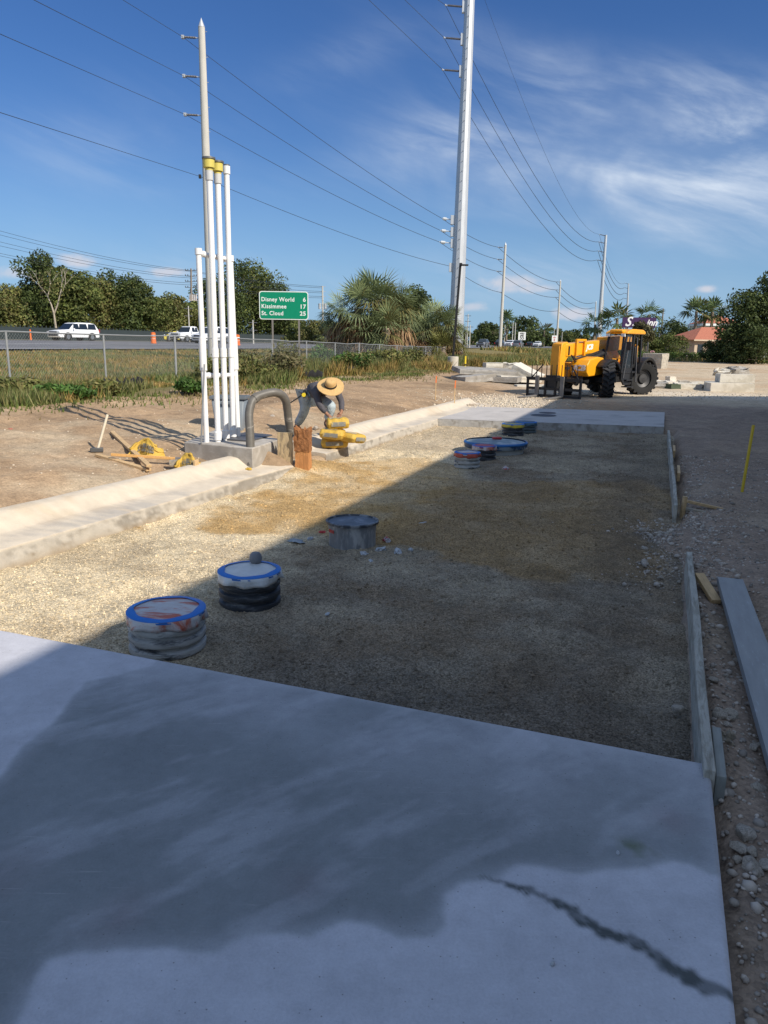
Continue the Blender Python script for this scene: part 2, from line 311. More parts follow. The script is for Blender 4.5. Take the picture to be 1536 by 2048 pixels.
# gravel bed inside the form boards
PB = [AB(G(x, y, -.17)) for x, y in ((370, 1050), (470, 1000), (590, 962), (720, 920), (830, 915), (900, 965), (1330, 960), (1325, 1160), (1150, 1160), (930, 1110), (660, 1070), (500, 1070))]
def gravz(X, Y, a, b):
    brown = sm(a, 6.2, 7.6)*(1-sm(a, 9.6, 11)); return -.17+.020*fbm(X*1.7, Y*1.7, 41, 4, .6)+.020*fbm(X*5.5, Y*5.5, 45, 4, .65)-.035*sm(fbm(X*2.6, Y*2.6, 47, 3), .25, .6)+.035*brown*(.6+fbm(X*.9, Y*.9, 49))+.16*np.exp(-(((b+4.9)/.55)**2+((a-9.6)/.8)**2))-.03*sm(b, -.3, .2)*(1-sm(a, 6, 8))
def gravc(X, Y, a, b):
    n = fbm(X*1.1, Y*1.1, 51, 5, .6); n2 = fbm(X*3, Y*3, 57, 4, .6); base = np.zeros(X.shape+(3,))+np.array([.62, .51, .34])
    base = lerp(base, np.array([.25, .205, .15]), sm(b+.4*n, -3.5, -2.4)*(.65+.35*sm(n, -.5, .5)))  # shade painted into the gravel: darker tint right of the building's shadow edge
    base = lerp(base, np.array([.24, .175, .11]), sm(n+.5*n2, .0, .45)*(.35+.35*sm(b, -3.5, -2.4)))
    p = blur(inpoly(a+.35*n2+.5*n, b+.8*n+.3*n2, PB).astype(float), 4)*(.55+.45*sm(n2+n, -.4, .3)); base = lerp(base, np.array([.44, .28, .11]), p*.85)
    base = lerp(base, np.array([.23, .165, .10]), sm(b, -2.9, -2.)*p*.6)  # brown patch tinted darker on the shaded side as well
    base = lerp(base, np.array([.11, .095, .08]), (1-sm(a+.7*n, 3.3, 4.7))*sm(b, -2.8, -1.8)*.7)  # dark shade beside the near slab edge, painted into the gravel tint
    base = lerp(base, np.array([.15, .12, .09]), np.exp(-((b+.2+.3*n2)/.4)**2)*.5)
    base = lerp(base, np.array([.42, .34, .24]), sm(a, 12, 13.5)*(1-sm(b, -3.4, -2.4))*.7); return base
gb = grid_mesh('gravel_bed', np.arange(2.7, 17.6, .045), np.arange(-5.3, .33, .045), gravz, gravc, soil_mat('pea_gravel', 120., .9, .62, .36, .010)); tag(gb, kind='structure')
# ------------------------------------------------------------------ loose stones
ICO = None
def stones(name, pos, size, cols, mat, flat=.7, sub=0):
    global ICO
    bm = bmesh.new(); bmesh.ops.create_icosphere(bm, subdivisions=sub+1, radius=1.); base = np.array([v.co[:] for v in bm.verts]); fs = np.array([[v.index for v in f.verts] for f in bm.faces]); bm.free()
    if sub < 0: base = np.array([[1, 0, 0], [-1, 0, 0], [0, 1, 0], [0, -1, 0], [0, 0, 1], [0, 0, -1.]]); fs = np.array([[0, 2, 4], [2, 1, 4], [1, 3, 4], [3, 0, 4], [2, 0, 5], [1, 2, 5], [3, 1, 5], [0, 3, 5]])
    n = len(pos); r = np.random.default_rng(3); sc = size[:, None]*r.uniform(.65, 1.25, (n, 3)); sc[:, 2] *= flat; th = r.uniform(0, 6.28, n)
    V = base[None]*(1+r.uniform(-.16, .16, (n, len(base), 1))); V = V*sc[:, None, :]; c, s = np.cos(th)[:, None], np.sin(th)[:, None]
    V = np.stack([V[..., 0]*c-V[..., 1]*s, V[..., 0]*s+V[..., 1]*c, V[..., 2]], -1)+pos[:, None, :]
    F = fs[None]+(np.arange(n)*len(base))[:, None, None]; C = np.repeat(cols[:, None, :], len(base), 1)
    return npmesh(name, V.reshape(-1, 3), F.reshape(-1, 3), mat, C.reshape(-1, 3), smooth=sub >= 0)
stone_m = M('stone_tint', rough=.9, attr='tint', var=.12, vs=30, bump=.3, bs=60, spec=.2)
n = 75000; a = 2.95+14*rng.random(n)**2.1; b = rng.uniform(-4.95, .28, n); X = a*ua[0]+b*ub[0]; Y = a*ua[1]+b*ub[1]
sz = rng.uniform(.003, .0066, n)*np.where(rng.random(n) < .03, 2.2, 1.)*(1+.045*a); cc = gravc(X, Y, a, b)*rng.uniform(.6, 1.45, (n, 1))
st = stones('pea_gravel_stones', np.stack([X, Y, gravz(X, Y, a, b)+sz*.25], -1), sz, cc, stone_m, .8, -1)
tag(st, 'small tan and grey pea gravel stones covering the tank pit bed', 'gravel', kind='stuff')
n = 9000; a = 1.2+12*rng.random(n)**1.6; b = .36+rng.exponential(.9, n); k = rng.random(n) < .25; a = np.where(k, rng.normal(7.6, .7, n), a); b = np.where(k, rng.normal(.15, .3, n), b)
X = a*ua[0]+b*ub[0]; Y = a*ua[1]+b*ub[1]; sz = rng.uniform(.004, .012, n)*np.where(rng.random(n) < .08, 2.4, 1.)
zz = np.maximum(height(X, Y), np.where((b < .3) & (a > 3.1), -.175, -9)); cc = np.array([.36, .315, .27])*rng.uniform(.6, 1.6, (n, 1))
tag(stones('loose_stones', np.stack([X, Y, zz+sz*.2], -1), sz, cc, stone_m, .75, 0), 'loose grey limestone rubble beside the form boards and slab', 'rubble', kind='stuff')
n = 3500; a = np.concatenate([rng.normal(23.2, 1.5, 1500), rng.normal(31, 1.3, 1000), rng.uniform(6, 25, 1000)]); b = np.concatenate([rng.normal(-4.6, .8, 1500), rng.uniform(-5, 12, 1000), -5.9-rng.exponential(1.6, 1000)])
X = a*ua[0]+b*ub[0]; Y = a*ua[1]+b*ub[1]; sz = rng.uniform(.01, .04, n); sz[2500:] *= .45; cc = np.array([.56, .48, .37])*rng.uniform(.6, 1.2, (n, 1))
tag(stones('white_rubble', np.stack([X, Y, height(X, Y)+sz*.2], -1), sz, cc, stone_m, .7, 0), 'cream crushed limestone at the far end of the kerb and over the dirt', 'rubble', kind='stuff')
# ------------------------------------------------------------------ concrete slabs
def slab_mat():
    m = bpy.data.materials.new('slab_concrete'); m.use_nodes = True; nt = m.node_tree; N = NT(nt); b = nt.nodes['Principled BSDF']
    tc = nt.nodes.new('ShaderNodeTexCoord'); vec = tc.outputs['Object']; at = nt.nodes.new('ShaderNodeAttribute'); at.attribute_name = 'tint'
    n1 = N.noise(vec, 1.4, 9, .62, .6); n2 = N.noise(vec, 14, 8, .7, .2); n3 = N.noise(vec, 110, 4, .6)
    k = N.m('ADD', N.m('ADD', N.m('MULTIPLY', n1, .50), N.m('MULTIPLY', n2, .40)), N.m('ADD', N.m('MULTIPLY', n3, .30), .40))
    c = N.mix(1., at.outputs['Color'], N.comb(k, k, k), 'MULTIPLY')
    mp = nt.nodes.new('ShaderNodeMapping'); nt.links.new(vec, mp.inputs[0]); mp.inputs[3].default_value = (1.5, 26, 1); mp.inputs[2].default_value = (0, 0, .6)
    sc = N.ramp(N.noise(mp.outputs[0], 2.2, 6, .7, .2), .60, .74); c = N.mix(N.m('MULTIPLY', sc, .18), c, (.75, .73, .70, 1))
    pit = N.vor(vec, 28.); pk = N.ramp(pit.outputs['Distance'], .10, .04); c = N.mix(N.m('MULTIPLY', pk, .6), c, (.12, .11, .10, 1))
    nt.links.new(c, b.inputs['Base Color']); nt.links.new(N.ramp(n1, .2, .8), b.inputs['Roughness'])
    b.inputs['Roughness'].default_value = .85
    for l in list(b.inputs['Roughness'].links): nt.links.remove(l)
    b.inputs['Specular IOR Level'].default_value = .25
    bn = nt.nodes.new('ShaderNodeBump'); bn.inputs['Strength'].default_value = .35; bn.inputs['Distance'].default_value = .004
    nt.links.new(N.m('ADD', n2, n3), bn.inputs['Height']); nt.links.new(bn.outputs[0], b.inputs['Normal']); return m
SLABM = slab_mat()
def corners_ab(px, z): return [AB(G(x, y, z)) for x, y in px]
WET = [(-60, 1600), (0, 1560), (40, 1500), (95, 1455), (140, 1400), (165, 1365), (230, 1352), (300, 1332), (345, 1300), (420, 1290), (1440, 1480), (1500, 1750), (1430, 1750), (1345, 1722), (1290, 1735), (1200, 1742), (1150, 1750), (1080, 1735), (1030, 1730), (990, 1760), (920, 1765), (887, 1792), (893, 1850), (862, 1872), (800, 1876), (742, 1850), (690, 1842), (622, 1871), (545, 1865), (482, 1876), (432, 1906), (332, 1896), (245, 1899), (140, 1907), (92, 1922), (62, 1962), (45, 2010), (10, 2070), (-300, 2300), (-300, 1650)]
CRK = [(955, 1749), (1040, 1770), (1120, 1802), (1200, 1845), (1290, 1885), (1340, 1925), (1400, 1950), (1480, 1993), (1480, 2012), (1400, 1985), (1330, 1945), (1280, 1905), (1190, 1862), (1110, 1812), (1035, 1779)]
WETa = corners_ab(WET, 0); CRKa = corners_ab(CRK, 0)
def slab_col(X, Y, a, b):
    n = fbm(X*2.2, Y*2.2, 61, 5, .6); n2 = fbm(X*9, Y*9, 67, 4, .6); n3 = fbm(X*.9, Y*.9, 77, 4)
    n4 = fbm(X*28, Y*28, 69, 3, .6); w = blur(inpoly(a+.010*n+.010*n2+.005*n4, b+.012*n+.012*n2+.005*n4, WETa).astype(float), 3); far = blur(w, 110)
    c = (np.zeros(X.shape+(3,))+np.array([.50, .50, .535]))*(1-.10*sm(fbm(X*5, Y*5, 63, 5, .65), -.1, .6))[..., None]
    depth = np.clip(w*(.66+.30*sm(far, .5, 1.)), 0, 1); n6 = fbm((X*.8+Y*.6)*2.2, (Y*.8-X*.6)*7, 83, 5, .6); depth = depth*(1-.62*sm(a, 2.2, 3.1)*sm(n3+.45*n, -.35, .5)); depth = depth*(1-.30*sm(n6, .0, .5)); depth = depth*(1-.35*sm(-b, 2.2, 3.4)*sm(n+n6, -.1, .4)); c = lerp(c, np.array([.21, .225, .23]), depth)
    n7 = fbm(X*13, Y*13, 87, 4, .75); n8 = fbm(X*34, Y*34, 89, 3, .7); k = blur(inpoly(a+.018*n7+.016*n4+.010*n8, b+.026*n7+.018*n4+.010*n8, CRKa).astype(float), 1)*(.75+.25*sm(n4, -.3, .3)); c = lerp(c, np.array([.07, .078, .075]), k*.95)
    g = np.exp(-(((a-AB(G(1275, 1700))[0])/.05)**2+((b-AB(G(1275, 1700))[1])/.09)**2))*sm(n2, -.2, .5); c = lerp(c, np.array([.12, .14, .09]), g); 
    for q in ((1340, 1640, .09), (240, 1830, .1), (600, 1770, .09), (20, 1740, .12)):
        qa, qb = AB(G(q[0], q[1])); g = np.exp(-(((a-qa)/q[2])**2+((b-qb)/q[2])**2))*(.5+.5*sm(n2, -.3, .5)); c = lerp(c, np.array([.25, .21, .22]), g*.45)
    return c
AA = np.append(np.arange(.9, 3.095, .0085), 3.10); AA = np.concatenate([np.arange(-.3, .9, .03), AA]); BB = np.append(np.arange(-3.9, .318, .0085), .325); BB = np.concatenate([np.arange(-5., -3.9, .03), BB])
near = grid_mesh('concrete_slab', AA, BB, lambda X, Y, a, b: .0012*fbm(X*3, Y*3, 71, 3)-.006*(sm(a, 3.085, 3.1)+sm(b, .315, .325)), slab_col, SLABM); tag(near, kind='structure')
edge_m = M('slab_edge_concrete', (.40, .385, .36), .9, var=.2, vs=9, bump=.6, bs=30, col2=(.27, .25, .22), cs=5)
mb = MB(); mb.prism([(-.3, -.3), (3.10, -.3), (3.10, -.007), (-.3, -.007)], -5.0, .325, 'y')
mb.v = [tuple(Wp(x, y, z)) for x, y, z in mb.v]; e = B(mb, 'slab_edge', edge_m, near)
F4 = corners_ab(((889, 838), (1333, 854), (1331, 824), (942, 815)), 0); F4 = [(16.7, -4.9), (17.37, .1), (21.4, .1), (20.6, -4.9)]
def fz(t, s_):  # bilinear
    p = np.array(F4); return (p[0]*(1-s_)+p[1]*s_)*(1-t)+(p[3]*(1-s_)+p[2]*s_)*t
V = []; C = []; nn = (60, 90)
for i in range(nn[0]+1):
    for j in range(nn[1]+1):
        q = fz(i/nn[0], j/nn[1]); w = Wp(q[0], q[1], 0.); V.append(w)
V = np.array(V); n1 = fbm(V[:, 0]*1.2, V[:, 1]*2.5, 81, 5, .6); C = np.array([.47, .44, .41])*(1-.32*sm(n1, .1, .55))[:, None]
ii = np.arange(len(V)).reshape(nn[0]+1, nn[1]+1); F = np.stack([ii[:-1, :-1], ii[:-1, 1:], ii[1:, 1:], ii[1:, :-1]], -1).reshape(-1, 4)[:, ::-1]
far = npmesh('far_concrete_slab', V, F, SLABM, C, smooth=True); tag(far, kind='structure')
mb = MB(); q = [Wp(*p) for p in F4]; mb.prism([(p[0], p[1]) for p in q], -.3, -.004, 'z'); B(mb, 'slab_edge', edge_m, far)
for (px, py, r, lab) in ((1087, 831, .32, 'dark round manhole lid flush in the far slab, nearer one'), (1095, 826, .22, 'small round lid flush in far slab, behind the larger lid')):
    p = G(px, py, 0); t = thing('manhole_lid', lab, 'manhole', p); B(MB().lathe([(r*.92, .004), (r*.9, .012), (r*.3, .013), (.001, .013)], 32), 'cover', M('dark_cast_metal', (.07, .07, .075), .6, .3), t)
    B(MB().lathe([(r*1.0, .003), (r*1.0, .011), (r*.93, .011), (r*.93, .003)], 32, cap=False), 'rim', M('lid_rim', (.2, .2, .2), .6, .3), t)
# kerb and gutter, in two runs with a gap
kerb_m = M('kerb_concrete', (.58, .49, .37), .85, var=.10, vs=5, bump=.35, bs=45, col2=(.46, .38, .28), cs=1.6, cthr=(.5, .75))
kerbt = M('kerb_tinted', rough=.85, attr='tint', var=.10, vs=7, bump=.5, bs=55, spec=.2)
def kerb(a0, a1, s0, s1):
    prof = [(-5.62, -.3), (-5.635, .13), (-5.62, .152), (-5.56, .158), (-5.48, .150), (-5.44, .138), (-5.36, .085), (-5.28, .040), (-5.25, .028), (-5.24, .024), (-5.14, .014), (-5.04, .006), (-4.935, .0), (-4.915, -.006), (-4.91, -.03), (-4.908, -.06), (-4.905, -.09), (-4.903, -.12), (-4.90, -.15), (-4.90, -.19), (-4.90, -.35)]
    V, F, C = [], [], []; N_ = int((a1-a0)/.035); m_ = len(prof); A_ = np.linspace(a0, a1, N_+1)
    PB_ = np.array([p[0] for p in prof]); PZ = np.array([p[1] for p in prof]); AA, BB = np.meshgrid(A_, PB_, indexing='ij'); ZZ = AA*0+PZ
    lb = np.interp(A_, [0, 4.5, 6, 8, 9.3, 10.5, 14, 17, 21], [-.12, -.09, -.03, .04, .12, .04, -.02, .05, .12])+.008*np.sin(A_*2.1)
    jj = np.arange(m_)[None, :]+0*AA; face = (jj >= 14); top = (jj > 0) & (jj < 13)
    rough_ = .016*fbm(AA*9, ZZ*22+BB*3, 91, 5, .65); soft = .006*fbm(AA*1.6, BB*6, 93, 4); edge = .010*fbm(AA*7, BB*0, 95, 4, .7)
    b_ = BB+lb[:, None]+np.where(face, rough_+edge, np.where((jj == 12) | (jj == 13), edge, 0)); z_ = ZZ+np.where(top, soft, 0)+np.where((jj == 12) | (jj == 13), .4*edge, 0)
    endj = (.03*fbm(BB*9, ZZ*9, 97, 3)); a_ = AA+np.where((AA == a0) | (AA == a1), endj, 0)
    rec = .30*sm(AA, a1-.5, a1)*sm(-BB, 5.15, 5.35) if a1 < 12 else 0*AA; a_ = a_-rec
    X = a_*ua[0]+b_*ub[0]; Y = a_*ua[1]+b_*ub[1]; V = np.stack([X, Y, z_], -1)
    n = fbm(X*2.2, Y*2.2, 111, 5, .6); n2 = fbm(AA*7, ZZ*16+BB*5, 113, 5, .65); c = np.zeros(X.shape+(3,))+np.array([.60, .52, .41]); c = lerp(c, np.array([.52, .41, .28]), sm(n, .1, .5)*.5)
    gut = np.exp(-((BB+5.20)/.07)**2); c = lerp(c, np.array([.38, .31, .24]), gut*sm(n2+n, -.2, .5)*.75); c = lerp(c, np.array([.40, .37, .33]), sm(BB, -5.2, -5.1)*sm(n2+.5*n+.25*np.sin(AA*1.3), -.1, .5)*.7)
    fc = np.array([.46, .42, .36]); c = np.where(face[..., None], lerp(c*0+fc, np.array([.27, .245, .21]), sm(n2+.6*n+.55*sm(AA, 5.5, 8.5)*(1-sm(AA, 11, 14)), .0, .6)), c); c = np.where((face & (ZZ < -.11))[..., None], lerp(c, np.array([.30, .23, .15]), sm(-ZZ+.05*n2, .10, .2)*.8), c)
    idx = np.arange(X.size).reshape(X.shape); F = np.stack([idx[:-1, :-1], idx[:-1, 1:], idx[1:, 1:], idx[1:, :-1]], -1).reshape(-1, 4)
    FF = [tuple(q) for q in F]+[tuple(idx[0]), tuple(idx[-1])[::-1]]; C = np.ones(X.shape+(4,)); C[..., :3] = c
    o = mk('kerb', V.reshape(-1, 3), FF, kerbt, smooth=32, col=C.reshape(-1, 4)); tag(o, kind='structure'); return o
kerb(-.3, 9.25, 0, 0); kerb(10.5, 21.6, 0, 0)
# road
ROADZ = lambda b: np.interp(b, [-56, -28.5], [1.50, 1.16])
asph = M('asphalt', (.17, .17, .18), .9, var=.1, vs=.5, bump=.2, bs=20, col2=(.13, .13, .14), cs=.2)
def strip(name, bs, a0, a1, mat, dz=0., n=60, parent=None):
    A_ = np.linspace(a0, a1, n); V, F = [], []
    for a in A_:
        for b in bs: V.append(Wp(a, b, float(ROADZ(b))+dz))
    k = len(bs); F = [(i*k+j, i*k+j+1, (i+1)*k+j+1, (i+1)*k+j) for i in range(n-1) for j in range(k-1)]; return mk(name, V, F, mat, parent, recalc=False)
for o in (strip('road', [-55, -42, -28.6], -60, 1200, asph, .05),): tag(o, kind='structure')
lw = M('road_paint_white', (.72, .71, .68), .7, var=.1, vs=2)
for nme, b in (('edge_line', -29.6), ('edge_line', -54.2), ('edge_line', -41.)): tag(strip(nme, [b, b+.3], -60, 1200, lw, .056), kind='structure')
mb = MB()
for b in (-33.4, -37.2, -45, -49.6):
    for a in np.arange(-40, 300, 12.2):
        mb.add([Wp(a, b, ROADZ(b)+.056), Wp(a, b+.2, ROADZ(b)+.056), Wp(a+3, b+.2, ROADZ(b)+.056), Wp(a+3, b, ROADZ(b)+.056)], [(0, 1, 2, 3)])
tag(mk('lane_dashes', mb.v, mb.f, lw, recalc=False), kind='structure')
tag(strip('road_shoulder', [-57.5, -55.02], -60, 1200, M('tan_shoulder', (.46, .39, .28), .9, var=.1), .10), kind='structure')
# ------------------------------------------------------------------ store building that throws the shade (out of frame, right and behind)
def cast(a, b, h):                       # where the roof corner must be to throw its shadow on (a,b)
    p = Wp(a, b); q = p[:2]+SUNH*h/math.tan(ELEV); return q
HB = 7.2; c0 = cast(-14, -2.96, HB+.12); c1 = cast(27.2, -3.2, HB+.12)
far_r = np.array([14.5, 28.3])+SUNH*(HB+.12)/math.tan(ELEV); dv = (far_r-c1)/np.linalg.norm(far_r-c1); c2 = c1+dv*24; c3 = c0+dv*24
st_ = thing('store_building', 'beige store wall beside the slab, outside the picture, casting the shade', 'building')
mb = MB(); mb.prism([tuple(c0), tuple(c1), tuple(c2), tuple(c3)], -.5, HB, 'z'); B(mb, 'wall', M('store_stucco', (.42, .38, .32), .9, var=.06, bump=.2, bs=60), st_)
mb = MB(); ce = (c0+c1+c2+c3)/4; mb.prism([tuple(ce+(c-ce)*1.006) for c in (c0, c1, c2, c3)], HB-.35, HB+.12, 'z'); B(mb, 'cornice', M('store_trim', (.30, .26, .22), .8), st_)
for k in range(3):
    p = c0+(c1-c0)*(.30+.13*k); d = (c1-c0)/np.linalg.norm(c1-c0); nn_ = np.array([-d[1], d[0]]); p = p+nn_*.02; mb = MB()
    mb.prism([tuple(p-d*1.2), tuple(p+d*1.2), tuple(p+d*1.2-nn_*.1), tuple(p-d*1.2-nn_*.1)], .1, 2.6, 'z')
    B(mb, 'window', M('store_glass', (.05, .06, .07), .1, spec=.6), st_)
# ------------------------------------------------------------------ tank risers in the gravel
def polarsurf(prof, n=48, fn=None):
    V, F = [], []
    for i, (r, z) in enumerate(prof):
        for k in range(n):
            t = 2*math.pi*k/n; dr, dz = fn(t, i) if fn else (0, 0); V.append(((r+dr)*math.cos(t), (r+dr)*math.sin(t), z+dz))
    for i in range(len(prof)-1):
        for k in range(n): F.append((i*n+k, i*n+(k+1) % n, (i+1)*n+(k+1) % n, (i+1)*n+k))
    return V, F, n
def disc(V, F, n): F.append(tuple(range(len(V)-n, len(V)))); return V, F
smear = M('concrete_smeared_plastic', (.43, .43, .41), .75, var=.22, vs=12, col2=(.06, .065, .07), cs=8., cthr=(.50, .66), stretch=(.7, .7, 3.2), bump=.3, bs=50)
smear2 = M('lightly_smeared_plastic', (.035, .04, .048), .5, var=.2, vs=9, col2=(.22, .23, .235), cs=9., cthr=(.50, .80), stretch=(.7, .7, 3.), bump=.3, bs=50)
pit_tub = M('grey_smeared_tub', (.20, .21, .22), .6, var=.2, vs=5, col2=(.42, .42, .41), cs=8, cthr=(.45, .68), stretch=(1.6, 1.6, .5), bump=.2, bs=40)
bluetape = M('blue_tape', (.02, .16, .52), .5, var=.08, vs=20); whitewrap = M('white_plastic_wrap', (.62, .63, .62), .45, var=.12, vs=10, bump=.4, bs=25)
redwrap = M('red_smeared_wrap', (.55, .53, .52), .5, var=.1, vs=10, col2=(.48, .13, .08), cs=6., cthr=(.47, .62), stretch=(.6, 2, 1), bump=.4, bs=25)
blackm = M('black_plastic', (.02, .021, .024), .5, var=.2); redtape = M('red_tape', (.50, .05, .05), .5); yeltape = M('yellow_tape', (.62, .48, .06), .5)
def riser(pos, r, h, body, label, cover=whitewrap, tape=bluetape, skirt=whitewrap, ribs=3, extra=None, lean=0.):
    t = thing('tank_riser', label, 'tank riser', pos, 0., None); prof = [(r*.96, -.08), (r*.96, 0.)]
    nb = ribs
    for k in range(nb):
        z0 = (h-.05)*k/nb; z1 = (h-.05)*(k+1)/nb; d = z1-z0
        prof += [(r*.90, z0+d*.08), (r*.89, z0+d*.22), (r*1.0, z0+d*.36), (r*1.015, z0+d*.6), (r*1.0, z0+d*.84), (r*.90, z0+d*.96)]
    prof += [(r*.97, h-.045), (r*.97, h-.01)]
    B(MB().lathe(prof, 48, wob=.012), 'body', body, t, 30)
    B(MB().lathe([(r*.99, h-.03), (r*1.02, h-.022), (r*1.02, h-.004), (r*.98, h+.002), (r*.6, h+.012), (.002, h+.016)], 48, wob=.012), 'lid', cover, t, 40)
    s_ = rnd.uniform(0, 9)
    V, F, n = polarsurf([(r*1.03, h+.002), (r*1.035, h-.02), (r*1.04, h-.034), (r*1.05, h-.052)], 64, lambda a, i: ((.012*math.sin(5*a+s_)+.008*math.sin(11*a))*(i/3.), (-.012*abs(math.sin(1.5*a+s_))-.006*math.sin(7*a))*(i/3.)))
    o = mk('plastic_skirt', V, F, skirt, t, smooth=60); o.modifiers.new('thick', 'SOLIDIFY').thickness = .003
    V, F, n = polarsurf([(r*1.028, h-.012), (r*1.03, h+.004), (r*.985, h+.0085), (r*.83, h+.0115), (r*.825, h+.009)], 64, lambda a, i: ((.006*math.sin(3*a+s_)+.005*math.sin(7*a+2*s_)) if i >= 3 else 0, .001))
    mk('tape_ring', V, F, tape, t, smooth=50)
    if extra: extra(t, r, h)
    return t
def ball(t, r, h):
    B(MB().lathe([(.001, 0), (.03, .004), (.044, .02), (.048, .045), (.044, .07), (.028, .088), (.001, .094)], 20, (0.02, .15, h+.004)), 'grey_ball', M('grey_rubber', (.20, .20, .21), .6), t)
riser((-1.34, 4.33, -.19), .232, .265, smear, 'nearest riser, ribbed and smeared with concrete, blue tape ring round a pink-smeared lid', redwrap, bluetape, redwrap)
riser((-.975, 5.16, -.20), .222, .275, smear2, 'black ribbed riser with white wrapped lid, blue tape ring and a grey ball on top', whitewrap, bluetape, whitewrap, extra=ball)
# open tub
t = thing('tank_riser', 'grey smooth open-topped riser tub with dark rim beside white plastic scraps', 'tank riser', (-.30, 6.83, -.20))
B(MB().lathe([(.222, -.05), (.222, .17), (.228, .20), (.232, .245), (.222, .245), (.214, .20), (.21, .1)], 48, wob=.01, cap=False), 'body', pit_tub, t, 40)
B(MB().lathe([(.232, .235), (.250, .24), (.252, .262), (.236, .266), (.228, .255), (.228, .235)], 48, wob=.012, cap=False), 'rim', M('dark_rim', (.05, .055, .065), .5, var=.2, col2=(.22, .23, .24), cs=12), t)
B(MB().lathe([(.229, .250), (.12, .246), (.001, .245)], 32), 'inner_lid', M('dark_blue_grey_lid', (.10, .12, .145), .5, var=.3, col2=(.22, .24, .27), cs=4), t)
mb = MB(); mb.box((-.19, -.125, .18), (.09, .003, .03), rotz(-.98)); B(mb, 'red_mark', M('red_spray', (.42, .06, .05), .7, var=.3, vs=30), t)
riser((1.29, 11.47, -.19), .20, .25, smear, 'small ribbed riser with red and blue tape, in front of the wide blue-rimmed sump', redwrap, bluetape, M('red_wrap', (.45, .09, .06), .5, var=.3, vs=12))
riser((1.66, 12.3, -.19), .20, .25, smear2, 'small riser with red top tucked between the front riser and the wide sump', M('red_cover', (.42, .06, .07), .5, var=.3, vs=12), M('purple_blue_tape', (.08, .12, .40), .5), redwrap)
t = thing('tank_sump', 'wide round sump with white sides and a blue taped rim, largest of the tank covers', 'tank sump', (1.98, 13.2, -.20))
B(MB().lathe([(.50, -.05), (.50, .13), (.51, .16)], 64, wob=.006), 'body', M('white_sump_wall', (.45, .47, .46), .6, var=.15), t)
B(MB().lathe([(.545, .12), (.56, .14), (.565, .215), (.55, .225), (.53, .225)], 64, wob=.01, cap=False), 'rim', M('sump_rim', (.02, .06, .14), .5, var=.3, vs=6, col2=(.28, .33, .36), cs=5, cthr=(.5, .6)), t)
B(MB().lathe([(.53, .21), (.3, .232), (.001, .238)], 64), 'cover', M('sump_cover', (.16, .22, .25), .45, var=.3, col2=(.34, .37, .37), cs=3), t)
B(MB().lathe([(.566, .19), (.570, .20), (.57, .214), (.552, .229), (.535, .231)], 64, wob=.01, cap=False), 'tape_ring', M('blue_tape_sump', (.02, .13, .36), .5), t)
mb = MB(); mb.box((.05, .18, .255), (.16, .1, .04), rotz(.2)); B(mb, 'red_rag', redtape, t, bevel=.012)
riser((2.72, 15.75, -.19), .23, .26, smear2, 'yellow taped small riser just before the far slab', M('yellow_cover', (.50, .42, .08), .5, var=.3, vs=9, col2=(.05, .12, .35), cs=4), bluetape, yeltape)
riser((3.12, 16.4, -.19), .23, .24, M('teal_grey_riser', (.10, .13, .14), .5, var=.3), 'dark blue-green riser half behind the yellow taped one at the far slab', M('dark_teal_cover', (.06, .12, .16), .5), bluetape, M('teal_skirt', (.08, .15, .2), .5))
# crumpled scraps
def scrap(px, py, s, mat, label, seed, name='plastic_scrap', cat='scrap', h=.35, zb=-.165):
    r = np.random.default_rng(seed); bm = bmesh.new(); bmesh.ops.create_icosphere(bm, subdivisions=3, radius=1)
    for v in bm.verts:
        k = .65+.7*float(fbm(np.array([v.co.x*2.3+seed]), np.array([v.co.y*2.3+v.co.z*1.7]), seed, 4, .7)[0]); v.co = Vector((v.co.x*s*k, v.co.y*s*.6*k, max(-.01, v.co.z*s*h*(k+.2))))
    me = bpy.data.meshes.new(name); bm.to_mesh(me); bm.free(); me.materials.append(mat); o = bpy.data.objects.new(name, me); COL.objects.link(o)
    p = G(px, py, zb); o.location = tuple(p); o.rotation_euler = (0, 0, r.uniform(0, 6)); tag(o, label, cat); return o
wp = M('dull_white_plastic', (.48, .50, .52), .6, var=.1, vs=15, bump=.8, bs=18)
scrap(848, 1048, .075, wp, 'crumpled white plastic scrap alone on the brown gravel right of the open tub', 3)
scrap(592, 1082, .13, M('grey_plastic', (.30, .34, .36), .6, bump=.8, bs=14), 'flat grey plastic sheet scrap left of the open tub', 4, h=.15)
scrap(773, 1080, .09, M('red_white_scrap', (.45, .42, .42), .6, col2=(.42, .04, .04), cs=9, cthr=(.45, .5)), 'red and white crumpled wrapper right of the open tub', 5)
scrap(644, 1064, .05, redtape, 'dark red scrap touching left side of the open tub', 6)
for i, (x, y, s, l) in enumerate(((728, 1108, .06, 'small white lump of plastic in front of the open tub'), (762, 1100, .08, 'broken white plastic sheet lying right of the open tub foot'), (795, 1105, .09, 'largest white plastic shred, right of the open tub'), (742, 1122, .04, 'little white shred nearest the camera below the open tub'), (822, 1100, .05, 'white shred farthest right of the open tub'), (620, 1078, .05, 'white shred left of the open tub foot'))):
    scrap(x, y, s, wp, l, 10+i, h=.45)
scrap(1012, 938, .13, M('red_white_rag', (.55, .5, .5), .6, col2=(.5, .03, .05), cs=7, cthr=(.48, .52)), 'red and white rag on gravel right of the small risers', 20, h=.3)
scrap(655, 1228, .035, wp, 'tiny white scrap on shaded gravel right of the ball-topped riser', 21, h=.3)
